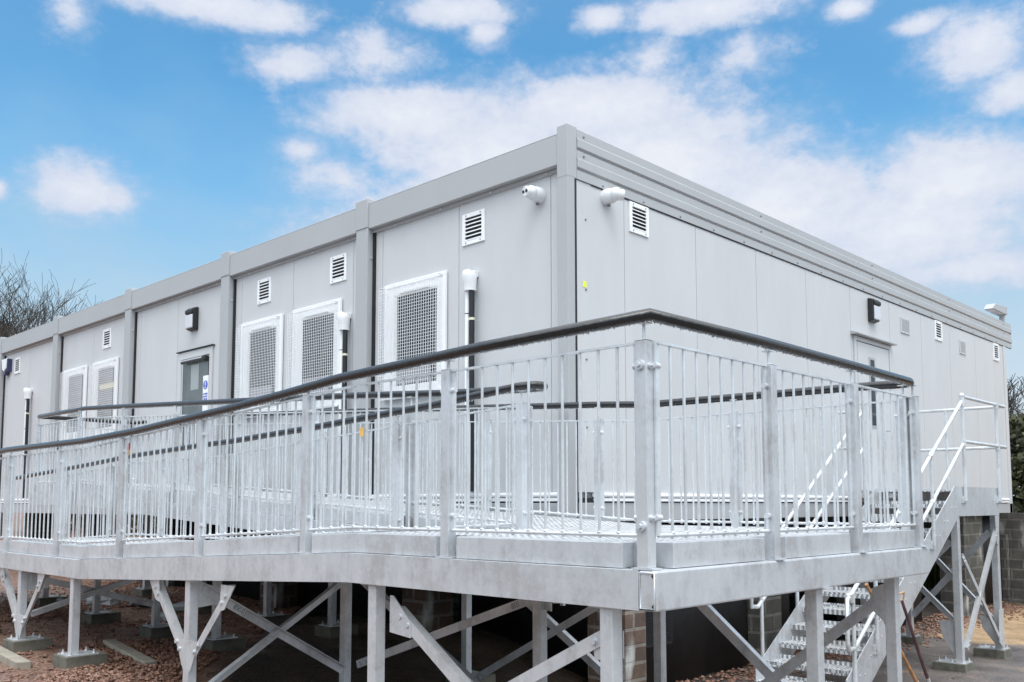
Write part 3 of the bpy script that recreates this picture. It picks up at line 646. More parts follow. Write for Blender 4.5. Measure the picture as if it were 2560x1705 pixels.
def riser(x, zt, zb, label, big):
    t = thing('service_riser', (x, YW, zb), label, 'service duct', 'cowled service risers on the front wall')
    y = YW - .085
    MB().tube([(x + .032, y, zb), (x + .032, y, zt - .22)], .034, 14).build('black_pipe', M['black'], t)
    MB().tube([(x - .034, y - .012, zb), (x - .034, y - .012, zt - .22)], .028, 12).build('white_pipe', M['white'], t)
    m = MB(); m.tube([(x, y, zt - .24), (x, y, zt - .12), (x - .005, y - .01, zt - .06), (x - .005, y - .01, zt - .02), (x, y, zt)], [.076, .082, .094, .082, .05], 18); m.box(x - .02, x + .066, y, YW, zt - .07, zt + .008)
    m.build('cowl', M['camw'], t, bevel=.01)
    q = MB()
    for z in (zt - .52, zt - .95, zt - 1.5): q.cyl((x - .034, y - .012, z), (x - .034, y - .012, z + .010), .030, 12)
    q.build('cable_tie', M['gasket'], t)
    MB().cyl((x + .032, y, zt - .60), (x + .032, y, zt - .57), .037, 14).build('tape_band', M['ytape'], t)
riser(-2.73, 2.80, .15, 'white cowled riser with black pipe right of the nearest window', True)
riser(-5.29, 2.66, .15, 'white cowled riser with black pipe beside the second frame post', True)
riser(-17.75, 2.70, .15, 'white cowled riser with black pipe at the far left of the wall', True)
t = thing('alarm_bell_box', (-19.43, YW, 3.16), 'white and navy intruder alarm box at the far left of the front wall', 'alarm box')
m = MB(); m.prism([(-19.62, 3.58), (-19.24, 3.58), (-19.30, 3.32), (-19.43, 3.26), (-19.56, 3.32)], YW - .12, YW - .001); m.build('cover', M['camw'], t, bevel=.02)
m = MB(); m.prism([(-19.57, 3.34), (-19.43, 3.30), (-19.29, 3.34), (-19.36, 3.18), (-19.5, 3.18)], YW - .105, YW - .001); m.build('base', M['navy'], t, bevel=.01)
m = MB(); m.box(-19.235, -19.205, YW - .11, YW - .001, 3.25, 3.57); m.build('side_lens', M['navy'], t)
t = thing('floodlight', (XC - .12, 16.95, 4.1), 'grey floodlight on a short bracket at the far end of the roof', 'floodlight')
MB().bar((XC - .12, 16.95, 4.06), (XC - .12, 16.95, 4.40), .10, .12, up=(0, 1, 0)).build('bracket', M['frame'], t, bevel=.01)
m = MB(); m.hexa([(XC - .22, 15.95, 4.36), (XC - .02, 15.95, 4.36), (XC - .02, 17.0, 4.36), (XC - .22, 17.0, 4.36), (XC - .22, 16.15, 4.50), (XC - .02, 16.15, 4.50), (XC - .02, 17.02, 4.56), (XC - .22, 17.02, 4.56)]); m.build('housing', M['frame'], t, bevel=.01)
MB().box(XC - .2, XC - .04, 16.0, 16.7, 4.345, 4.358).build('lamp_glass', M['lens'], t)

# ------------------------------------------------------------------ the access ramp
def zl(x):      # top of the lower strip's beams
    return pl(x, [(-13, -.88), (-7.1, -.567), (-4.7, -.567), (0, -.33), (3, -.33)])
def zu(x):      # top of the upper strip's beams
    return pl(x, [(-12, .197), (-9.35, .197), (0, -.33), (3, -.33)])
DK = .135
YF, XR = -2.29, 2.55
ramp = thing('access_ramp', (0, YF, gz(0, YF)), 'galvanised steel switchback access ramp with black handrails in front of the building', 'ramp')
def build_edges():
    def xs(a, b): return [a] + [k for k in sorted((-9.35, -7.1, -4.7, 0.0)) if a < k < b] + [b]
    bb = .2
    def beam(a, b, zf, y0, y1, name='edge_beam'):
        MB().strip(xs(a, b), zf, lambda x: zf(x) - bb, y0, y1).build(name, M['galv'], ramp, bevel=.006)
    beam(-.002, XR - .112, zl, YF, YF + .08); beam(-4.702, -.004, zl, YF, YF + .08); beam(-12.6, -4.704, zl, YF, YF + .08)
    beam(-12.6, 0.12, zl, -.70, -.62); beam(-11.35, 0.12, zu, -.57, -.49)
    beam(-11.35, XR - .112, zu, 1.22, 1.30)
    MB().box(XR - .11, XR, YF, 1.32, -.53, -.33).build('edge_beam', M['galv'], ramp, bevel=.01)
    MB().box(-11.43, -11.355, -.57, 1.30, -.003, .197).build('edge_beam', M['galv'], ramp, bevel=.006)
    # rounded end plate of the side beam with its weld bead and drain slots
    m = MB(); pr = [(XR - .100, -.52), (XR - .012, -.52), (XR - .012, -.34), (XR - .100, -.34)]
    m.tube([(p[0], YF - .002, p[1]) for p in pr] + [(pr[0][0], YF - .002, pr[0][1]), (pr[1][0], YF - .002, pr[1][1])], .0045, 6, cap=False)
    m.tube([(XR - .112, YF - .001, -.53), (XR - .112, YF - .001, -.33)], .004, 6)
    m.build('weld_bead', M['weld'], ramp)
    m = MB(); m.prism([(XR - .03, -.355), (XR - .012, -.375), (XR - .022, -.345)], YF - .0035, YF - .0015); m.prism([(XR - .03, -.505), (XR - .012, -.485), (XR - .02, -.515)], YF - .0035, YF - .0015)
    m.build('drain_slot', M['dark'], ramp)
    # cross beams beneath
    for x in (2.0, 1.1, .3, -.9, -2.28, -3.5, -4.8, -6.4, -7.9, -9.5, -11.2):
        MB().box(x - .035, x + .035, YF + .085, -.705, zl(x) - .17, zl(x) - .03).build('cross_beam', M['galv'], ramp)
        if x > -11.3: MB().box(x - .035, x + .035, (-.485 if x < 0 else -.70), 1.215, zu(x) - .17, zu(x) - .03).build('cross_beam', M['galv'], ramp)
build_edges()
FP = [2.456, .961, -.591, -2.206, -3.797, -5.426, -7.04, -8.65]              # front posts
RP = [-1.03, .13, 1.24]                                                       # right posts (y)
IP = [.09, -1.5, -3.1, -4.7, -6.3, -7.9, -9.5]                                # inner posts
UP = [.09, -1.5, -3.1, -4.7, -6.3, -7.9, -9.5, -11.3]
BP = [2.44, .95, -.6, -2.2, -3.8, -5.4, -7.0, -8.6, -9.4]
def trays():
    # folded deck trays between the posts, standing on the beams; recessed behind each post
    def tr(a, b, zf, y0, y1, xs_=(-9.35, -7.1, -4.7, 0.0)):
        X = [a] + [k for k in sorted(xs_) if a < k < b] + [b]
        MB().strip(X, lambda x: zf(x) + DK, lambda x: zf(x) + .003, y0, y1).build('deck_tray', M['galv'], ramp, bevel=.004)
    def deck(a, b, zf, y0, y1):
        X = [a] + [k for k in (-9.35, -7.1, -4.7, 0.0) if a < k < b] + [b]
        MB().strip(X, lambda x: zf(x) + DK, lambda x: zf(x) + DK - .05, y0, y1).build('deck_plate', M['tread'], ramp)
    yo = YF + .04; yi = YF + .17
    for p, q_ in zip(FP[:-1], FP[1:]):
        tr(q_ + .085, p - (.146 if p > 2 else .10), zl, yo, yi - .001)
    for p in FP[1:-1]:
        tr(p - .10 + .0015, p + .085 - .0015, zl, yi + .002, yi + .05)
    # main decks
    deck(-12.5, -.002, zl, yi + .0505 + .0, -.71); 
    MB().box(.0, XR - .20, yi + .0, 1.16, -.33 + DK - .05, -.33 + DK).build('deck_plate', M['tread'], ramp)
    MB().box(2.31, XR - .16, YF + .14, YF + .168, -.327, -.33 + DK).build('deck_tray', M['galv'], ramp)
    deck(-11.34, -.002, zu, -.48, 1.16)
    # inner edges, upper and lower, plus back
    for z_, ya, yb, ps in ((zl, -.709, -.662, IP), (zu, -.53, -.482, UP)):
        for p, q_ in zip(ps[:-1], ps[1:]): tr(q_ + .07, p - .07, z_, ya, yb)
    for p, q_ in zip(BP[:-1], BP[1:]): tr(q_ + .07, p - .08, zu, 1.161, 1.25)
    # right hand trays
    rs = [(-2.08, -1.14), (-.889, .02), (.328, 1.15)]
    for a, b in rs: MB().box(XR - .199, XR - .04, a, b, -.327, -.33 + DK).build('deck_tray', M['galv'], ramp, bevel=.004)
    for a, b in ((-2.12, -2.08), (-1.139, -.89), (.021, .327)): MB().box(XR - .199, XR - .165, a + .001, b - .001, -.327, -.33 + DK).build('deck_tray', M['galv'], ramp)
trays()
def post(x, y, z, base=True, h=1.166, face='f', hz=None, hdir=(0, 0)):
    m = MB().box(x - .035, x + .035, y - .035, y + .035, z + .012, z + h)
    m.box(x - .037, x + .037, y - .037, y + .037, z + h, z + h + .006)
    q = m
    if face == 'f':
        for dz in (h - .13, .26): q.cyl((x + .035, y - .0, z + dz), (x + .047, y, z + dz), .019, 12); q.cyl((x + .047, y, z + dz), (x + .06, y, z + dz), .011, 6)
    else:
        for dz in (h - .13, .26): q.cyl((x, y - .035, z + dz), (x, y - .047, z + dz), .019, 12); q.cyl((x, y - .047, z + dz), (x, y - .06, z + dz), .011, 6)
    p = m.build('baluster_post', M['galv'], ramp, bevel=.003)
    MB().box(x - .065, x + .065, y - .045, y + .045, z + .002, z + .0115).build('post_foot', M['weld'], p)
    if hz is not None:
        q = MB().cyl((x, y, z + h), (x, y, hz - .028), .0085, 8); q.box(x - .03, x + .03, y - .03, y + .03, hz - .034, hz - .028); q.build('rail_bracket', M['galv_bar'], p)
def bpanel(A, B, zf, axis, top=1.16, bot=DK + .037, x_extra=()):
    """balustrade panel of round bars between two posts; axis 'x' or 'y' """
    m = MB(); a0, b0 = sorted((A[0], B[0])) if axis == 'x' else sorted((A[1], B[1])); f = A[1] if axis == 'x' else A[0]
    a = a0 + .045; b = b0 - .045
    br = [a] + [k for k in (-9.35, -7.1, -4.7, 0.0) if axis == 'x' and a < k < b] + [b]
    P = (lambda s, z: (s, f, z)) if axis == 'x' else (lambda s, z: (f, s, z))
    Z = zf if axis == 'x' else (lambda s: zf(0) )
    for s, t in zip(br[:-1], br[1:]):
        m.bar(P(s, Z(s) + top), P(t, Z(t) + top), .030, .012); m.tube([P(s, Z(s) + bot), P(t, Z(t) + bot)], .0115, 8)
    n_ = max(1, round((b - a) / .128)); st = (b - a) / n_
    for i in range(1, n_):
        s = a + i * st
        m.tube([P(s, Z(s) + bot - .02), P(s, Z(s) + top - .004)], .0085, 7, cap=False)
        m.ball(P(s, Z(s) + bot + .012), .015, sz=.6, n=7, m=4)
    for s in (a + .0, b - .0):
        m.bar(P(s, Z(s) + bot), P(s, Z(s) + top), .012, .034, up=(1, 0, 0) if axis == 'x' else (0, 1, 0))
        for dz in (bot + .09, top - .12): m.cyl(*( ((s - .02, f, Z(s) + dz), (s + .02, f, Z(s) + dz)) if axis == 'x' else ((f, s - .02, Z(s) + dz), (f, s + .02, Z(s) + dz)) ), .017, 8)
    return m.build('balustrade_panel', M['galv_bar'], ramp)
HF = [(2.51, .962), (1.29, .942), (.54, .915), (-.15, .893), (-.9, .838), (-1.76, .785), (-3.5, .70), (-4.75, .668), (-7.1, .672), (-8.8, .585), (-12.6, .39)]
HL = [(.09, .955), (-.64, .905), (-.9, .884), (-2, .832), (-2.85, .79), (-3.6, .762), (-4.5, .728), (-5.2, .715), (-7.2, .655), (-8.87, .571), (-11.6, .45)]
HU = [(.09, .962), (-.9, 1.005), (-2.3, 1.10), (-3.8, 1.185), (-5.9, 1.296), (-7.5, 1.385), (-9.35, 1.482), (-11.3, 1.487)]
HB = [(2.4, .957), (.0, .965), (-.6, 1.008), (-1.3, 1.048), (-2.75, 1.13), (-4.9, 1.245), (-7.55, 1.384), (-9.4, 1.483)]
yP = YF + .05
for i, x in enumerate(FP): post(x, yP, zl(x) + (0 if i else .0), face='f', hz=pl(x, HF))
q = MB()
for dz in (.20, 1.02): q.cyl((2.456, yP - .035, -.33 + dz + .02), (2.456, yP - .05, -.33 + dz + .02), .026, 16); q.cyl((2.456, yP - .05, -.33 + dz + .02), (2.456, yP - .064, -.33 + dz + .02), .013, 6)
q.build_each('bolt', M['weld'], ramp)
for a, b in zip(FP[:-1], FP[1:]): bpanel((a, yP), (b, yP), zl, 'x')
bpanel((FP[-1], yP), (-10.2, yP), zl, 'x'); bpanel((-10.2, yP), (-11.8, yP), zl, 'x')
xP = XR - .05
for y in RP: post(xP, y, -.33, face='r', hz=.955)
pts = [yP] + RP
for a, b in zip(pts[:-1], pts[1:]): bpanel((xP, a), (xP, b), zl, 'y')
for x in IP: post(x, -.66 - .0, zl(x), face='f', hz=pl(x, HL), h=1.15)
for a, b in zip(IP[:-1], IP[1:]): bpanel((a, -.66), (b, -.66), zl, 'x', top=1.14)
for x in UP[1:]: post(x, -.50, zu(x), face='f', hz=pl(x, HU), h=1.15)
for a, b in zip(UP[:-1], UP[1:]): bpanel((a, -.50), (b, -.50), zu, 'x', top=1.14)
for x in BP: post(x, 1.20, zu(x), face='f', hz=pl(x, HB), h=1.15)
for a, b in zip(BP[:-1], BP[1:]): bpanel((a, 1.20), (b, 1.20), zu, 'x', top=1.14)
post(-11.3, 1.2, zu(-11), hz=1.487, h=1.15); bpanel((-11.33, -.5), (-11.33, 1.2), lambda x: .197, 'y', top=1.14)
# handrails
def drops(pts, r, parent, gap=.014):
    m = MB()
    for a, b in zip(pts[:-1], pts[1:]):
        a = Vector(a); b = Vector(b); n_ = int((b - a).length / gap)
        for i in range(n_):
            if random.random() < .15: continue
            p = a.lerp(b, (i + random.random()) / n_); rr = random.uniform(.002, .0048)
            m.ball((p.x + random.uniform(-.4, .4) * r, p.y + random.uniform(-.4, .4) * r, p.z - r * .97 - rr * .5), rr, sz=1.3, n=5, m=4)
    m.build('water_drops', M['drop'], parent, kind='stuff')
def handrail(pts, r=.0335, wet=True):
    h = MB().tube(pts, r, 16).build('handrail', M['rail'], ramp)
    if wet: drops(pts, r, h)
    return h
hy = YF + .02
pts = [(x, hy, z) for x, z in reversed(HF)] 
pts[-1] = (2.515, hy, .962)
side = [(2.515, -1.1, .968), (2.515, .15, .958), (2.515, 1.13, .945)]
turn = [(2.515 - .12 * (1 - cos(a)), 1.13 + .12 * sin(a), .945) for a in (radians(30), radians(60), radians(90))]
backr = [(x, 1.25 if x > 2.3 else 1.22, z) for x, z in HB if x < 2.3]
handrail(pts + side + turn + [(2.2, 1.23, .950)] + backr)
lo = [(x, -.70, z) for x, z in reversed(HL)]; upp = [(x, -.49, z) for x, z in HU]
handrail(lo + [(.20, -.68, .958), (.235, -.64, .96), (.245, -.595, .96), (.235, -.55, .96), (.20, -.51, .96)] + upp + [(-11.36, -.47, 1.487), (-11.36, 1.18, 1.487), (-11.05, 1.22, 1.487)])
handrail([(-9.75, 1.16, .95), (-9.6, 1.2, 1.40), (-9.48, 1.22, 1.48), (-9.4, 1.22, 1.483)], wet=False)
# legs, gussets, braces
def leg(x, y, top, pad=True, padlab=None, big=.085):
    g = gz(x, y); b = g + .13
    l_ = MB().box(x - big / 2, x + big / 2, y - big / 2, y + big / 2, b + .012, top).build('support_leg', M['galv'], ramp, bevel=.006)
    MB().box(x - .11, x + .11, y - .05, y + .05, top - .003, top + .006).build('cap_plate', M['galv'], l_)
    q = MB().box(x - .16, x + .12, y - .10, y + .22, b, b + .012)
    for dx, dy in ((-.12, -.06), (.09, -.06), (-.12, .18), (.09, .18)): q.cyl((x + dx, y + dy, b + .012), (x + dx, y + dy, b + .05), .009, 8); q.cyl((x + dx, y + dy, b + .012), (x + dx, y + dy, b + .028), .017, 6)
    q.build('base_plate', M['galv'], l_)
    MB().box(x - .20, x + .16, y - .13, y + .30, g - .1, b).build('concrete_pad', M['pad'], loc=(x, y, g), bevel=.006, label=padlab, cat='concrete pad', group='concrete pads under the ramp legs')
    return l_
legs = {}
Xs = [2.21, .23, -2.36, -4.92, -6.50, -8.4, -10.4]
nmx = ['at the near corner', 'one bay left of the near corner', 'two bays left of the near corner', 'third bay, on the open gravel', 'fourth bay from the corner', 'fifth bay from the corner', 'farthest left bay']
nth = ['nearest the corner', 'second from the corner', 'third from the corner', 'fourth from the corner, on open gravel', 'fifth from the corner', 'sixth from the corner', 'seventh from the corner, farthest left']
for i, x in enumerate(Xs):
    for y, zf, rowname in ((YF + .07, zl, 'front'), (-.6, zl, 'middle'), (1.03, zu, 'rear')):
        xx = 2.37 if (i == 0 and y > 1) else x
        if i == 0 and rowname == 'middle': continue
        legs[i, rowname] = leg(xx, y, zf(x) - .205, padlab='concrete pad under a %s row ramp leg, %s' % (rowname, nth[i]))
for yy, nm_ in ((-.44, 'the middle side leg'),): leg(2.46, yy, -.535, padlab='concrete pad under the middle leg of the landing side')
def brace(a, b, w=.075, off=(0, 0, 0), ends=True, txt=None, side='y'):
    a = Vector(a) + Vector(off); b = Vector(b) + Vector(off)
    d = (b - a).normalized(); nrm = Vector((0, 1, 0)) if side == 'y' else Vector((1, 0, 0)); up = nrm.cross(d).normalized()
    if up.z < 0: up = -up
    m = MB(); m.bar(a, b, .008, w, up=tuple(up))
    m.bar(a + nrm * .03 + up * (w / 2 - .004), b + nrm * .03 + up * (w / 2 - .004), .052, .008, up=tuple(up))
    q = m
    if ends:
        for e, s in ((a, 1), (b, -1)):
            for t_ in (.06, .15): p = e + d * s * t_; q.cyl(p - nrm * .004, p - nrm * .020, .018, 6); q.cyl(p - nrm * .004, p - nrm * .008, .024, 12)
    br_ = m.build('brace', M['galv'], ramp)
    if txt:
        p = a + d * txt[1]; X = d if d.x > 0 else -d; 
        if side == 'x': X = d if d.y > 0 else -d
        Zv = -nrm if side == 'y' else Vector((1, 0, 0)); Yv = Zv.cross(X)
        M4 = Matrix(((X.x, Yv.x, Zv.x, p.x), (X.y, Yv.y, Zv.y, p.y), (X.z, Yv.z, Zv.z, p.z), (0, 0, 0, 1))) @ Matrix.Translation((0, -.02, .0045))
        vs, fs = text_mesh(txt[0], .062, .0008, M4); MB().add(vs, fs).build('stamped_mark', M['groove'], br_)
    return br_
def gusset(poly, c, plane='xz', th=.008):
    MB().prism(poly, c - th / 2, c + th / 2, plane).build('gusset_plate', M['galv'], ramp)
yb_ = YF + .10
# front X brace between the two legs nearest the corner
brace((.40, yb_, -.70), (2.16, yb_, -1.82)); brace((2.20, yb_ + .012, -.66), (.40, yb_ + .012, -1.60))
gusset([(.345, -.60), (.38, -.60), (.56, -.76), (.56, -.86), (.345, -.84)], yb_ - .006); gusset([(2.25, -.66), (2.04, -.70), (2.06, -.83), (2.25, -.80)], yb_ + .024)
# middle row
ym = -.575
brace((.24, ym, -.72), (-2.2, ym, -2.3 + .75), txt=('855', .32)); brace((-2.2, ym + .014, -.72), (.24, ym + .014, -1.95))
gusset([(.34, -.60), (.02, -.60), (.05, -.80), (.34, -.84)], ym - .007); gusset([(.26, -.6), (.75, -.6), (.6, -.75), (.34, -.78)], ym + .01)
# rear row under the landing
yr = 1.0
brace((2.32, yr, -.70), (.38, yr, -2.22), w=.085); brace((.36, yr + .014, -.62), (2.3, yr + .014, -2.2), w=.085)
gusset([(2.33, -.60), (2.24, -.64), (2.20, -.78), (2.33, -.90)], yr - .008)
brace((.2, yr, -.62), (-2.2, yr, -1.9)); brace((-2.2, yr + .014, -.55), (.2, yr + .014, -2.0))
# cross braces running back under the ramp
for x, t_ in ((-2.32, ('8X-01', .42)), (-6.46, None)):
    gl = gz(x, -1) + .42
    brace((x, -2.14, zl(x) - .28), (x, -.66, gl), side='x', txt=t_); brace((x + .014, -.68, zl(x) - .30), (x + .014, -2.14, gl), side='x')
    gusset([(-2.19, zl(x) - .21), (-1.93, zl(x) - .30), (-1.95, zl(x) - .42), (-2.19, zl(x) - .44)], x - .008, 'yz')
# V frames on the front beam
for x in (-2.36, -6.50):
    g = gz(x, YF) + .13; zb = zl(x) - .205; yv = YF + .05
    zj = zb - .66
    for s in (-1, 1):
        a = Vector((x + s * .06, yv, zj)); b = Vector((x + s * .70, yv, zb - .02))
        m = MB(); d = (b - a).normalized(); up = Vector((0, 1, 0)).cross(d); m.bar(a, b, .008, .07, up=tuple(up)); m.bar(a + Vector((0, .03, 0)) - up * (.031 * s), b + Vector((0, .03, 0)) - up * (.031 * s), .05, .008, up=tuple(up))
        q = m
        for t_ in (.10, .18):
            for e, dd in ((a, d), (b, -d)): p = e + dd * t_; q.cyl(p + Vector((0, -.008, 0)), p + Vector((0, -.026, 0)), .018, 6); q.cyl(p + Vector((0, -.006, 0)), p + Vector((0, -.01, 0)), .025, 12)
        m.build('brace', M['galv'], ramp)
        gusset([(x + s * .56, zb), (x + s * .78, zb), (x + s * .62, zb - .20), (x + s * .54, zb - .22)], yv - .008 + .0)
        gusset([(x + s * .043, zj - .12), (x + s * .043, zj + .16), (x + s * .20, zj + .15), (x + s * .09, zj - .06)], yv - .008)

# tags hanging in the balustrade
MB().box(-3.745, -3.700, YF + .075, YF + .080, .535, .60).build('cable_tag', M['red'], loc=(-3.72, YF + .08, .53), label='small red tag tied to the front balustrade post', cat='tag')
MB().box(-3.745, -3.705, YF + .075, YF + .080, .485, .533).build('cable_tag', M['amber'], loc=(-3.72, YF + .08, .49), label='small amber tag just below the red tag on the front balustrade', cat='tag')
MB().box(-2.05, -1.99, -.69, -.685, .66, .745).build('cable_tag', M['amber'], loc=(-2.02, -.69, .66), label='orange tag hanging under the inner handrail of the lower ramp', cat='tag')

# ------------------------------------------------------------------ the stair to the side door
SX0, SX1 = -.65, .5
stair = thing('access_stair', (0, 5, gz(0, 5)), 'galvanised open tread steel stair climbing to the plain side door', 'stair')
RI, GO = .1955, .326; PY0, PY1, PZ = 8.15, 10.05, .20
ntr = 12
for i in range(1, ntr + 1):
    z = PZ - RI * i; y = PY0 - GO * i
    m = MB(); m.box(SX0 + .012, SX1 - .012, y, y + GO + .03, z - .012, z); m.box(SX0 + .012, SX1 - .012, y, y + .008, z - .062, z - .012); m.box(SX0 + .012, SX1 - .012, y + GO + .012, y + GO + .03, z, z + .045)
    m.build('tread', M['tread'], stair)
    e = MB().box(SX0 + .012, SX0 + .02, y + .02, y + GO, z - .10, z - .013); e.box(SX1 - .02, SX1 - .012, y + .02, y + GO, z - .10, z - .013); e.build('tread_cleat', M['galv'], stair)
m = MB(); m.box(XW + .06, SX1 - .012, PY0, PY1 - .012, PZ - .012, PZ); m.build('platform', M['tread'], stair)
sl = RI / GO
for x, nm_ in ((SX1, 'outer'), (SX0, 'inner')):
    zbot = gz(x, 4.4) + .02; yb0 = PY0 - (PZ - .17 - zbot - .15) / sl
    top_off = .07; low_off = -.30
    def zs(y, o): return PZ + (y - PY0) * sl + o
    yA = 4.30
    poly = [(PY0 + .05, .26), (PY0 + .05 + .0, -.175), (PY0 - .0, zs(PY0, low_off - .06)), (yA + .25, zs(yA + .25, low_off)), (yA + .02, zbot), (yA, zs(yA, top_off + .08)), (PY0 - .03, .26)]
    m = MB().prism([(PY0 + .045, .26), (PY0 + .045, -.175), (yA + .30, max(zbot, zs(yA + .30, -.42))), (yA, zbot), (yA, zs(yA, .10)), (PY0 - .08, .26)], x - .006, x + .006, 'yz'); m.build('stringer', M['galv'], stair)
    q = MB(); s_ = .012 if x > 0 else -.012
    for i in range(1, ntr + 1, 1):
        z = PZ - RI * i; y = PY0 - GO * i
        for dy in (.10, .24): q.cyl((x, y + dy, z - .055), (x + s_, y + dy, z - .055), .014, 8)
    q.build_each('bolt', M['weld'], stair)
m = MB().box(SX1 - .006, SX1 + .006, PY0 + .05, PY1, -.175, .26); m.build('side_plate', M['galv'], stair)
m = MB().box(SX0 - .5, SX1, PY1 - .01, PY1, -.175, .26); m.build('side_plate', M['galv'], stair)
m = MB().box(SX0 - .006, SX0 + .006, PY0 + .05, PY0 + .4, -.175, .26); m.build('side_plate', M['galv'], stair)
# tubular key clamp rails
R1 = .026
def rail(pts, name='handrail'): return MB().tube(pts, R1, 12).build(name, M['galv_bar'], stair)
xo = SX1 + .04
zr = lambda y: 1.52 + (y - 8.38) * .645
zm = lambda y: .90 + (y - 8.40) * .650
rail([(xo, 8.43, 1.60), (xo, 10.42, 1.60)]); rail([(xo, 8.43, .93), (xo, 10.42, .93)], 'mid_rail')
rail([(XW + .35, 10.33, 1.60), (xo, 10.33, 1.60)]); rail([(XW + .35, 10.33, .93), (xo, 10.33, .93)], 'mid_rail')
rail([(xo, 8.38, zr(8.38)), (xo, 4.42, zr(4.42)), (xo, 4.30, zr(4.42) - .06), (xo, 4.28, zm(4.42) + .10), (xo, 4.30, zm(4.42) + .02), (xo, 4.46, zm(4.46)), (xo, 8.38, zm(8.38))])
xi = SX0 - .04
zr2 = lambda y: 1.40 + (y - 7.75) * .656
zm2 = lambda y: .86 + (y - 7.75) * .650
rail([(xi, 7.75, 1.42), (xi, 4.42, zr2(4.42)), (xi, 4.30, zr2(4.42) - .06), (xi, 4.30, zm2(4.42) + .04), (xi, 4.46, zm2(4.46)), (xi, 7.75, zm2(7.75))])
rail([(xi, 7.75, 1.42), (XW + .1, 7.75, 1.42)]); rail([(xi, 7.75, .86), (XW + .1, 7.75, .86)], 'mid_rail')
q = MB()
for y in (8.41, 10.0):
    MB().tube([(xo, y, .05), (xo, y, 1.60)], R1 * .95, 12).build('rail_post', M['galv_bar'], stair)
    for z in (1.60, .93): q.cyl((xo, y, z - .07), (xo, y, z + .035), .037, 12); 
    q.cyl((xo, y - .035, .93), (xo, y + .04, .93), .036, 12)
    q.box(SX1 + .006, SX1 + .03, y - .075, y + .095, .02, .12); q.cyl((SX1 + .03, y + .07, .05), (SX1 + .045, y + .07, .05), .014, 6); q.cyl((SX1 + .03, y + .07, .10), (SX1 + .045, y + .07, .10), .014, 6)
q.ball((xo, 8.41, 1.615), .042, n=12, m=8); q.cyl((xo, 8.41, 1.45), (xo, 8.41, 1.53), .037, 12)
for y in (7.08, 5.1):
    MB().tube([(xo, y, zr(y) - .02), (xo, y, PZ + (y - PY0) * sl - .12)], R1 * .95, 12).build('rail_post', M['galv_bar'], stair)
    for f in (zr, zm): q.cyl((xo, y - .05, f(y - .05)), (xo, y + .05, f(y + .05)), .036, 12)
    zz = PZ + (y - PY0) * sl
    q.box(SX1 + .006, SX1 + .03, y - .07, y + .09, zz - .17, zz - .06)
for y in (7.3, 5.5):
    MB().tube([(xi, y, zr2(y) - .02), (xi, y, PZ + (y - PY0) * sl - .12)], R1 * .95, 12).build('rail_post', M['galv_bar'], stair)
    for f in (zr2, zm2): q.cyl((xi, y - .05, f(y - .05)), (xi, y + .05, f(y + .05)), .036, 12)
MB().tube([(xi, 7.75, .1), (xi, 7.75, 1.42)], R1 * .95, 12).build('rail_post', M['galv_bar'], stair)
MB().tube([(-.35, 10.33, .1), (-.35, 10.33, 1.60)], R1 * .95, 12).build('rail_post', M['galv_bar'], stair)
MB().tube([(xo, 4.45, zr(4.45)), (xo, 4.45, gz(.5, 4.45))], R1 * .95, 12).build('rail_post', M['galv_bar'], stair)
MB().tube([(xi, 4.55, zr2(4.55)), (xi, 4.55, gz(xi, 4.55))], R1 * .95, 12).build('rail_post', M['galv_bar'], stair)
for x in (xo, xi): q.cyl((x, 4.40, (zr if x > 0 else zr2)(4.42) - .09), (x, 4.36, (zr if x > 0 else zr2)(4.42) + .0), .037, 12)
q.build_each('tube_clamp', M['galv_bar'], stair)
# stair platform legs
for x, y, lab in ((.44, 8.22, 'concrete pad under the near outer leg of the stair platform'), (.44, 10.0, 'concrete pad under the far outer leg of the stair platform'), (-.95, 8.22, 'concrete pad under the near inner leg of the stair platform'), (-.95, 10.0, 'concrete pad under the far inner leg of the stair platform')):
    g = gz(x, y); b = g + .12
    l_ = MB().box(x - .05, x + .05, y - .05, y + .05, b + .012, -.178).build('support_leg', M['galv'], stair, bevel=.006)
    q = MB().box(x - .32, x + .08, y - .09, y + .25, b, b + .012)
    for dx, dy in ((-.28, -.05), (-.28, .2), (.05, .2), (-.1, -.06)): q.cyl((x + dx, y + dy, b + .012), (x + dx, y + dy, b + .06), .010, 8); q.cyl((x + dx, y + dy, b + .012), (x + dx, y + dy, b + .03), .02, 6)
    q.build('base_plate', M['galv'], l_)
    MB().box(x - .36, x + .10, y - .11, y + .28, g - .1, b).build('concrete_pad', M['pad'], loc=(x, y, g), bevel=.006, label=lab, cat='concrete pad', group='concrete pads under the stair legs')
def sbrace(a, b, side, w=.07):
    a = Vector(a); b = Vector(b); d = (b - a).normalized(); nrm = Vector((0, 1, 0)) if side == 'y' else Vector((1, 0, 0)); up = nrm.cross(d).normalized()
    if up.z < 0: up = -up
    m = MB(); m.bar(a, b, .008, w, up=tuple(up)); m.bar(a - nrm * .03 + up * (w / 2 - .004), b - nrm * .03 + up * (w / 2 - .004), .05, .008, up=tuple(up))
    q = m
    for e, s in ((a, 1), (b, -1)):
        for t_ in (.06, .14): p = e + d * s * t_; q.cyl(p + nrm * .004, p + nrm * .016, .015, 6)
    m.build('brace', M['galv'], stair)
def sg(poly, c, plane): MB().prism(poly, c - .004, c + .004, plane).build('gusset_plate', M['galv'], stair)
gg = gz(.44, 9) + .14
sbrace((.50, 8.30, -.75), (.50, 9.92, gg + .12), 'x'); sbrace((.514, 9.92, -.40), (.514, 8.32, gg + .18), 'x')
sbrace((.36, 8.24, -.55), (-.9, 8.24, gg + .45), 'y', .09); sbrace((-.9, 8.225, -.45), (.36, 8.225, gg + .6), 'y', .09)
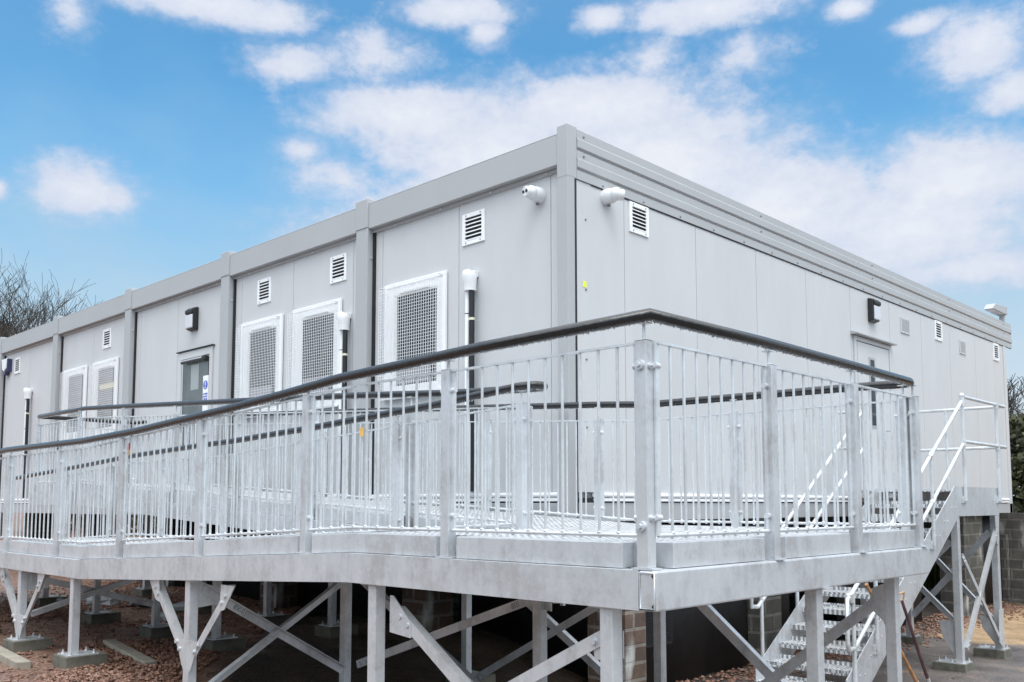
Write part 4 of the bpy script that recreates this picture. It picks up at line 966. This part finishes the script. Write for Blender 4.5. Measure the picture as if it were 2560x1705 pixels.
sbrace((.36, 10.02, -.45), (-.9, 10.02, gg + .4), 'y', .09); sbrace((-.9, 10.0, -.45), (.36, 10.0, gg + .45), 'y', .09)
sg([(10.03, -.18), (9.83, -.18), (9.86, -.62), (9.98, -.64)], .505, 'yz'); sg([(9.96, gg + .02), (9.78, gg + .12), (9.82, gg + .62), (10.04, gg + .62), (10.04, gg + .02)], .508, 'yz')
sg([(.39, gg + .05), (.39, gg + .58), (.16, gg + .58), (.20, gg + .35)], 8.22, 'xz'); sg([(.39, gg + .05), (.39, gg + .5), (.16, gg + .5), (.2, gg + .3)], 10.0, 'xz')
sg([(-.9, gg + .05), (-.9, gg + .55), (-.62, gg + .52), (-.82, gg + .05)], 8.22, 'xz')

# ------------------------------------------------------------------ piers, membrane, retaining wall
def pier(x0, x1, y0, y1, m_, label):
    g = gz((x0 + x1) / 2, y0)
    MB().box(x0, x1, y0, y1, g - .2, -.195).build('pier', m_, loc=(x0, y0, g), bevel=.004, label=label, cat='pier', group='masonry piers under the building')
ord_ = ['nearest the corner', 'second from the corner', 'third from the corner', 'fourth from the corner, paler', 'last before the end']
pier(-1.86, -1.30, 2.53, 2.93, M['brick'], 'brown brick pier with white lime stains under the near corner of the building')
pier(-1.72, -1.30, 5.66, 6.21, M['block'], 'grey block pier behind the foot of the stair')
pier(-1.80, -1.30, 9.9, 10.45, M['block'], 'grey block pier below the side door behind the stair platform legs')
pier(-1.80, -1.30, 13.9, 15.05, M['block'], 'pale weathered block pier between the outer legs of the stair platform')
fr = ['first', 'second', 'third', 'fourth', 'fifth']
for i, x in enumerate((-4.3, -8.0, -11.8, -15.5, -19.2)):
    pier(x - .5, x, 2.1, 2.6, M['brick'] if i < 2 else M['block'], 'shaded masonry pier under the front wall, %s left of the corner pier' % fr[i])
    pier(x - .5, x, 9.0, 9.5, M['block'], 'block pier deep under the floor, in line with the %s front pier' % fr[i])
def sheet(x, y0, y1, z1, label, ribs=False):
    m = MB(); n_ = int((y1 - y0) / .25) + 1; z0 = gz(x, y0) - .02
    vs = []; 
    for i in range(n_ + 1):
        y = lerp(i / n_, y0, y1); w_ = .03 * sin(y * 5) + .015 * sin(y * 13)
        for d in (0, -.008): vs += [(x + w_ + d, y, z0), (x + w_ * .5 + d, y, z1)]
    fs = []
    for i in range(n_):
        a = i * 4; b = a + 4; fs += [(a, b, b + 1, a + 1), (a + 2, a + 3, b + 3, b + 2), (a + 1, b + 1, b + 3, a + 3), (a, a + 2, b + 2, b)]
    m.add(vs, fs, True)
    m.build('black_sheet', M['sheet'], loc=(x, y0, z0), label=label, cat='plastic sheet', group='black membrane sheets between the piers')
sheet(-1.50, 2.95, 5.62, -.20, 'black membrane sheet between the brown brick pier and the grey block pier')
sheet(-1.55, 6.24, 6.9, -.20, 'narrow black membrane sheet just right of the grey block pier')
sheet(-1.55, 8.6, 9.85, -.20, 'black membrane sheet left of the pier below the side door')
sheet(-1.55, 10.5, 12.2, -.20, 'black membrane sheet right of the pier below the side door')
sheet(-1.55, 15.1, 17.1, -.20, 'black membrane sheet at the far end of the building underside')
m = MB()
for i in range(44):
    z = -.72 - i * .022
    m.box(-1.44, -1.425, 2.98, 3.68, z - .006, z)
m.box(-1.45, -1.44, 2.98, 3.68, -1.72, -.70)
m.build('ribbed_panel', M['black'], loc=(-1.45, 2.98, -1.7), label='black ribbed plastic panel right of the brown brick pier', cat='panel')
MB().box(-9, 16, 17.55, 17.9, gz(0, 17.5) - .2, -.205).build('retaining_wall', M['block'], loc=(0, 17.6, gz(0, 17.5)), label='dark weathered block retaining wall past the far end of the building', cat='wall')
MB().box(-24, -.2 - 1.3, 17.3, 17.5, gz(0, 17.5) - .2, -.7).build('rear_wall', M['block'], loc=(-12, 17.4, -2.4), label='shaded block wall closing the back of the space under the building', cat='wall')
def fsheet(y, x0, x1, z1, label):  # black sheets added to stand in for deep shade under the front wall
    m = MB(); n_ = int((x1 - x0) / .3) + 1; vs = []; fs = []
    for i in range(n_ + 1):
        x = lerp(i / n_, x0, x1); w_ = .03 * sin(x * 5) + .015 * sin(x * 13); z0 = gz(x, y) - .02
        for d in (0, .008): vs += [(x, y + w_ + d, z0), (x, y + w_ * .5 + d, z1)]
    for i in range(n_): a = i * 4; b = a + 4; fs += [(a, b, b + 1, a + 1), (a + 2, a + 3, b + 3, b + 2), (a + 1, b + 1, b + 3, a + 3), (a, a + 2, b + 2, b)]
    m.add(vs, fs, True); m.build('black_sheet', M['sheet'], loc=(x0, y, -2), label=label, cat='plastic sheet', group='black membrane sheets between the piers')
fsheet(2.7, -4.28, -1.88, -.2, 'black sheet added as shade left of the brown corner pier under the front wall')
fsheet(2.5, -7.98, -4.82, -.2, 'black sheet added as shade under the front wall behind the second window')
fsheet(2.5, -11.78, -8.52, -.2, 'black sheet added as shade under the front wall below the glazed door')
# wire mesh fence seen through the undercroft with grass behind
t = thing('mesh_fence', (-2.6, 12.9, gz(-2.6, 12.9)), 'green wire mesh fence panel seen under the building beside the pale pier', 'fence')
m = MB()
for i in range(40): m.bar((-2.6, 11.0 + i * .1, -2.4), (-2.6, 11.0 + i * .1, -.25), .006, .006, up=(0, 1, 0))
for i in range(20): m.bar((-2.6, 11.0, -2.3 + i * .11), (-2.6, 15, -2.3 + i * .11), .005, .005)
m.build('wire_mesh', M['black'], t)
for y in (11, 13, 15): MB().box(-2.62, -2.58, y - .02, y + .02, -2.5, -.25).build('fence_post', M['black'], t)
m = MB()
for i in range(1500):
    y = random.uniform(11, 16.5); x = random.uniform(-3.4, -2.7); h = random.uniform(.6, 2.0); g = gz(x, y); a = random.random() * 3.14; dx, dy = cos(a) * .02, sin(a) * .02
    bx, by = random.uniform(-.2, .2), random.uniform(-.2, .2)
    m.add([(x - dx, y - dy, g), (x + dx, y + dy, g), (x + bx, y + by, g + h)], [(0, 1, 2)])
m.build('tall_grass', M['grass'], kind='stuff', label='tall green grass growing behind the wire mesh fence', cat='grass')
MB().box(-1.95, -1.75, 4.2, 4.9, -.62, -.33).build('storage_crate', M['orange'], loc=(-1.85, 4.2, -.6), bevel=.02, label='orange plastic crate glimpsed below the floor edge behind the landing', cat='crate')
# a dangling conduit under the floor and steel stools
MB().box(-1.0, -.96, 1.05, 1.09, -1.02, -.53).build('hanging_tube', M['galv_bar'], loc=(-1, 1.05, -.53), label='short pale tube hanging below the rear edge of the ramp', cat='tube')

# ------------------------------------------------------------------ loose things on the ground
def kerb(a, b, label):
    a = Vector(a); b = Vector(b); m = MB().bar(a, b, .14, .10); m.build('edging_slab', M['kerb'], loc=tuple((a + b) / 2), bevel=.01, label=label, cat='edging slab', group='pale edging slabs set in the gravel')
kerb((-6.62, -2.50, -1.66), (-5.15, -2.62, -1.67), 'pale edging slab in front of the single leg at the left')
kerb((-8.6, -2.36, -1.66), (-6.72, -2.49, -1.665), 'pale edging slab farthest left beside the V shaped frame')
kerb((-6.2, -1.32, -1.68), (-4.4, -1.62, -1.70), 'pale edging slab lying behind the single leg on the gravel')
for i, (x, y, s) in enumerate(((-9.9, .1, .30), (-9.4, .5, .22), (-8.7, .9, .26), (-10.4, -.4, .2), (-7.9, .2, .24))):
    m = MB(); m.ball((x, y, gz(x, y) + .06), s, sx=1.1, sy=.8, sz=.32, n=9, m=5)
    m.v = [(a + random.uniform(-.04, .04), b + random.uniform(-.04, .04), c + random.uniform(-.015, .015)) for a, b, c in m.v]; m.sm = [False] * len(m.sm)
    m.build('rubble_lump', M['rubble'], loc=(x, y, gz(x, y)), label=['largest pale rubble lump in the shade under the ramp', 'small rubble lump behind the largest pale one', 'rubble lump nearest the building piers', 'rubble lump furthest left under the ramp', 'flat rubble lump nearest the single leg'][i], cat='rubble', group='rubble lumps under the ramp')
def shovel(top, foot, wood, blade_m, label, dh=True):
    top = Vector(top); foot = Vector(foot); d = (foot - top).normalized(); L_ = (foot - top).length
    t = thing('shovel', tuple(foot), label, 'shovel', 'shovels leaning behind the landing')
    MB().tube([top, top + d * (L_ * .25), top + d * (L_ * .6), foot - d * .22], [.019, .021, .021, .023], 10).build('shaft', wood, t)
    sd = Vector((.72, .69, 0)).normalized(); sd = (sd - d * sd.dot(d)).normalized()
    if dh:
        m = MB(); m.tube([top + d * .02, top - d * .03 - sd * .035, top - d * .09 - sd * .055], .010, 8); m.tube([top + d * .02, top - d * .03 + sd * .035, top - d * .09 + sd * .055], .010, 8); m.tube([top - d * .09 - sd * .06, top - d * .09 + sd * .06], .014, 8)
        m.build('d_handle', M['sand'], t)
    n_ = d.cross(sd)
    a = foot - d * .24
    MB().tube([a - d * .12, a + d * .06], [.026, .032], 10).build('socket', M['galv'], t)
    m = MB(); rows = []
    for k in range(7):
        u = k / 6; p = a + d * (u * .36); w_ = .125 if u < .8 else .125 - (u - .8) * .18
        rows.append([p + sd * (w_ * (j / 3 - 1)) + n_ * (-.028 * (1 - (j / 3 - 1) ** 2) + .012) for j in range(7)])
    vs = [v for r_ in rows for v in r_]; vs2 = [v + n_ * .004 for v in vs]
    fs = [(i * 7 + j, i * 7 + j + 1, (i + 1) * 7 + j + 1, (i + 1) * 7 + j) for i in range(6) for j in range(6)]
    m.add(vs, fs, True); m.add(vs2, [f[::-1] for f in fs], True); m.build('blade', blade_m, t)
shovel((.80, 5.22, -1.15), (.92, 5.86, -2.44), M['wornwood'], M['sand'], 'shovel with worn dark red shaft and sandy blade leaning on the stair')
shovel((.78, 4.27, -.90), (.86, 5.72, -2.40), M['wood'], M['sand'], 'shovel with pale brown wooden shaft behind the landing leg', dh=False)
t = thing('bucket', (.95, 2.4, gz(.95, 2.4)), 'black bucket with a yellow rim on the ground below the stair', 'bucket')
g = gz(.95, 2.4)
MB().tube([(.95, 2.4, g), (.95, 2.4, g + .28)], [.13, .17], 24).build('pail', M['black'], t)
MB().tube([(.95 + .172 * cos(a), 2.4 + .172 * sin(a), g + .285) for a in [2 * pi * i / 24 for i in range(25)]], .010, 6).build('rim', M['yellow'], t)
for i, (x, y, s) in enumerate(((1.35, 8.35, .05), (1.9, 8.5, .028), (.55, 7.6, .02), (1.1, 9.6, .022), (2.3, 10.2, .03))):
    g = gz(x, y) + .03 * noise.noise(Vector((x * .9, y * .9, 0)))
    m = MB()
    if i == 0: m.tube([(x - .05, y, g + .03), (x + .05, y + .03, g + .03)], .035, 10); m.tube([(x + .03, y - .05, g + .03), (x + .03, y + .04, g + .04)], .028, 10)
    else: m.ball((x, y, g + s * .4), s, sz=.6, n=7, m=5)
    m.build('clamp_fitting' if i == 0 else 'stone', M['galv_bar'] if i == 0 else M['stone'], loc=(x, y, g), label=['bright metal clamp fitting lying on the tarmac right of the nearest stair leg', 'dark stone just right of the metal clamp fitting', 'tiny dark stone left of the nearest stair leg pad', 'small dark stone beside the far stair leg', 'dark stone out on the sandy ground at the right'][i], cat='fitting' if i == 0 else 'stone')

# ------------------------------------------------------------------ trees and hedge
def tree(x, y, h, spread, seed, label, ivy=0, lean=0.0, n0=5, trunk=.30, dense=False):
    rnd = random.Random(seed); g = gz(x, y)
    t = thing('bare_tree', (x, y, g), label, 'tree', 'bare winter trees beyond the building')
    tr = MB(); cr_ = MB()
    def br(p, d, L_, r, lv):
        seg = 4 if lv < 2 else 3; pts = [p]; rs = [r]; q_ = p; dd = d
        for i in range(seg):
            dd = (dd + Vector((rnd.uniform(-1, 1), rnd.uniform(-1, 1), rnd.uniform(-.5, .9))) * (.16 if lv < 2 else .24)).normalized()
            q_ = q_ + dd * (L_ / seg); pts.append(q_); rs.append(r * (1 - .55 * (i + 1) / seg))
        (tr if lv == 0 else cr_).tube(pts, [max(v, .010) for v in rs], 7 if lv == 0 else (5 if lv < 3 else 3), cap=False)
        if lv >= 5 or r < .008: return
        k = n0 + 2 if lv == 0 else ((5 if dense else 4) if lv < 4 else 3)
        for i in range(k):
            f = rnd.uniform(.35, 1.0) if lv else rnd.uniform(.45, 1.0); idx = min(int(f * seg), seg - 1); pp = pts[idx].lerp(pts[idx + 1], f * seg - idx)
            a = rnd.uniform(0, 2 * pi); ax = Vector((cos(a), sin(a), 0)); sp_ = spread * rnd.uniform(.6, 1.2)
            nd = (dd * 1.0 + ax * sp_ + Vector((0, 0, .25))).normalized()
            br(pp, nd, L_ * rnd.uniform(.55, .78), max(r * (1 - .5 * f) * .6, .009), lv + 1)
    br(Vector((x, y, g)), Vector((lean, 0, 1)).normalized(), h * (.40 if dense else .36), trunk, 0)
    tr.build('trunk', M['bark'], t); cr_.build('crown', M['bark'], t)
    if ivy:
        m = MB()
        for i in range(ivy):
            zz = rnd.uniform(0, h * .55) ; rr = trunk * 1.6 + rnd.random() * (.9 + .5 * sin(zz * 2)); a = rnd.uniform(0, 2 * pi); p = Vector((x + cos(a) * rr, y + sin(a) * rr, g + zz))
            s = rnd.uniform(.07, .16); u = Vector((rnd.uniform(-1, 1), rnd.uniform(-1, 1), rnd.uniform(-1, 1))).normalized(); v = u.cross(Vector((rnd.uniform(-1, 1), rnd.uniform(-1, 1), .3))).normalized()
            m.add([p - u * s, p + v * s, p + u * s, p - v * s], [(0, 1, 2, 3)])
        m.build('ivy', M['ivy'], t)
tree(-50.0, 10.9, 16.5, .78, 11, 'bare tree rising above the roof at the far left', n0=9, trunk=.34, dense=True)
tree(-60, 16, 9.0, .6, 5, 'smaller bare tree behind the one at the far left', n0=6)
tree(-4.3, 32.0, 9.0, .85, 3, 'bare tree just past the right end of the building', ivy=3500, n0=5)
tree(-1.0, 35.0, 9.5, .8, 8, 'bare ivy clad tree right of the one at the building end', ivy=3000, n0=5)
tree(3.5, 36.0, 10.0, .8, 21, 'bare ivy clad tree further right along the hedge', ivy=2500, n0=5)
tree(9.0, 38.0, 10.0, .8, 29, 'bare tree farthest right beyond the retaining wall', ivy=2500, n0=5)
def hedge(x0, x1, y, h, n_, label, seed):
    rnd = random.Random(seed); m = MB()
    for i in range(n_):
        x = rnd.uniform(x0, x1); g = gz(x, y); top = h * (.75 + .25 * noise.noise(Vector((x * .35, y, 2))) + .12 * noise.noise(Vector((x * 1.4, y, 7))))
        z = g + top * (1 - rnd.random() ** 1.7 * .98); yy = y + rnd.uniform(-.9, .9) * (1 - .4 * (z - g) / top) + .3 * noise.noise(Vector((x, z, 5)))
        if noise.noise(Vector((x * .8, yy * .8, z * .8))) < -.28: continue
        s = rnd.uniform(.05, .15); p = Vector((x, yy, z)); u = Vector((rnd.uniform(-1, 1), rnd.uniform(-1, 1), rnd.uniform(-1, 1))).normalized(); v = u.cross(Vector((rnd.uniform(-1, 1), rnd.uniform(-1, 1), .3))).normalized()
        m.add([p - u * s, p + v * s, p + u * s, p - v * s], [(0, 1, 2, 3)])
    m.build('hedge', M['ivy'], loc=((x0 + x1) / 2, y, gz(x0, y)), label=label, cat='hedge')
hedge(-9, 14, 30.0, 4.6, 30000, 'dark scrubby evergreen hedge beyond the retaining wall', 4)
hedge(-62, -42, 17.0, 8.6, 26000, 'olive scrub hedge showing over the roof at the far left', 9)

def belt(pts, h, label, seed):  # unseen foliage added behind the camera to cut low sky light and darken reflections
    rnd = random.Random(seed); m = MB(); L_ = 0
    for (xa, ya), (xb, yb) in zip(pts[:-1], pts[1:]):
        d = Vector((xb - xa, yb - ya, 0)); n_ = int(d.length / 1.2); nn = Vector((-d.y, d.x, 0)).normalized()
        cols = []
        for i in range(n_ + 1):
            p = Vector((xa, ya, 0)) + d * (i / n_); g = gz(p.x, p.y) - .1; hh = h * (.8 + .3 * noise.noise(Vector((p.x * .12, p.y * .12, seed))) + .12 * noise.noise(Vector((p.x * .6, p.y * .6, 1))))
            cols.append([p + nn * (1.2 * noise.noise(Vector((p.x * .4, p.y * .4, k * .8)))) + Vector((0, 0, g + hh * k / 6)) for k in range(7)])
        vs = [v for c in cols for v in c]; fs = [(i * 7 + k, (i + 1) * 7 + k, (i + 1) * 7 + k + 1, i * 7 + k + 1) for i in range(n_) for k in range(6)]
        m.add(vs, fs); m.add([v - nn * .6 for v in vs], [f[::-1] for f in fs])
        for i in range(int(d.length * 90)):
            c = cols[rnd.randrange(n_)]; k = rnd.randrange(6); p = c[k].lerp(c[k + 1], rnd.random()) + Vector((rnd.uniform(-.8, .8), rnd.uniform(-.8, .8), rnd.uniform(-.2, .5))); s = rnd.uniform(.12, .35)
            u = Vector((rnd.uniform(-1, 1), rnd.uniform(-1, 1), rnd.uniform(-1, 1))).normalized(); v = u.cross(Vector((rnd.uniform(-1, 1), rnd.uniform(-1, 1), .3))).normalized()
            m.add([p - u * s, p + v * s, p + u * s, p - v * s], [(0, 1, 2, 3)])
    m.build('hedge', M['ivy'], loc=(pts[0][0], pts[0][1], -1.7), label=label, cat='hedge')
belt([(-22, -26), (0, -32), (22, -30), (38, -16), (42, 4)], 8.5, 'tall evergreen belt added unseen behind the camera to block low sky light', 3)

# ------------------------------------------------------------------ scale everything to metres
seen = set()
for o in list(C.objects):
    if o is cam or o is sun: continue
    if o.type == 'MESH' and o.data.name not in seen:
        seen.add(o.data.name); o.data.transform(Matrix.Scale(K, 4))
    if o.parent is None: o.location = o.location * K
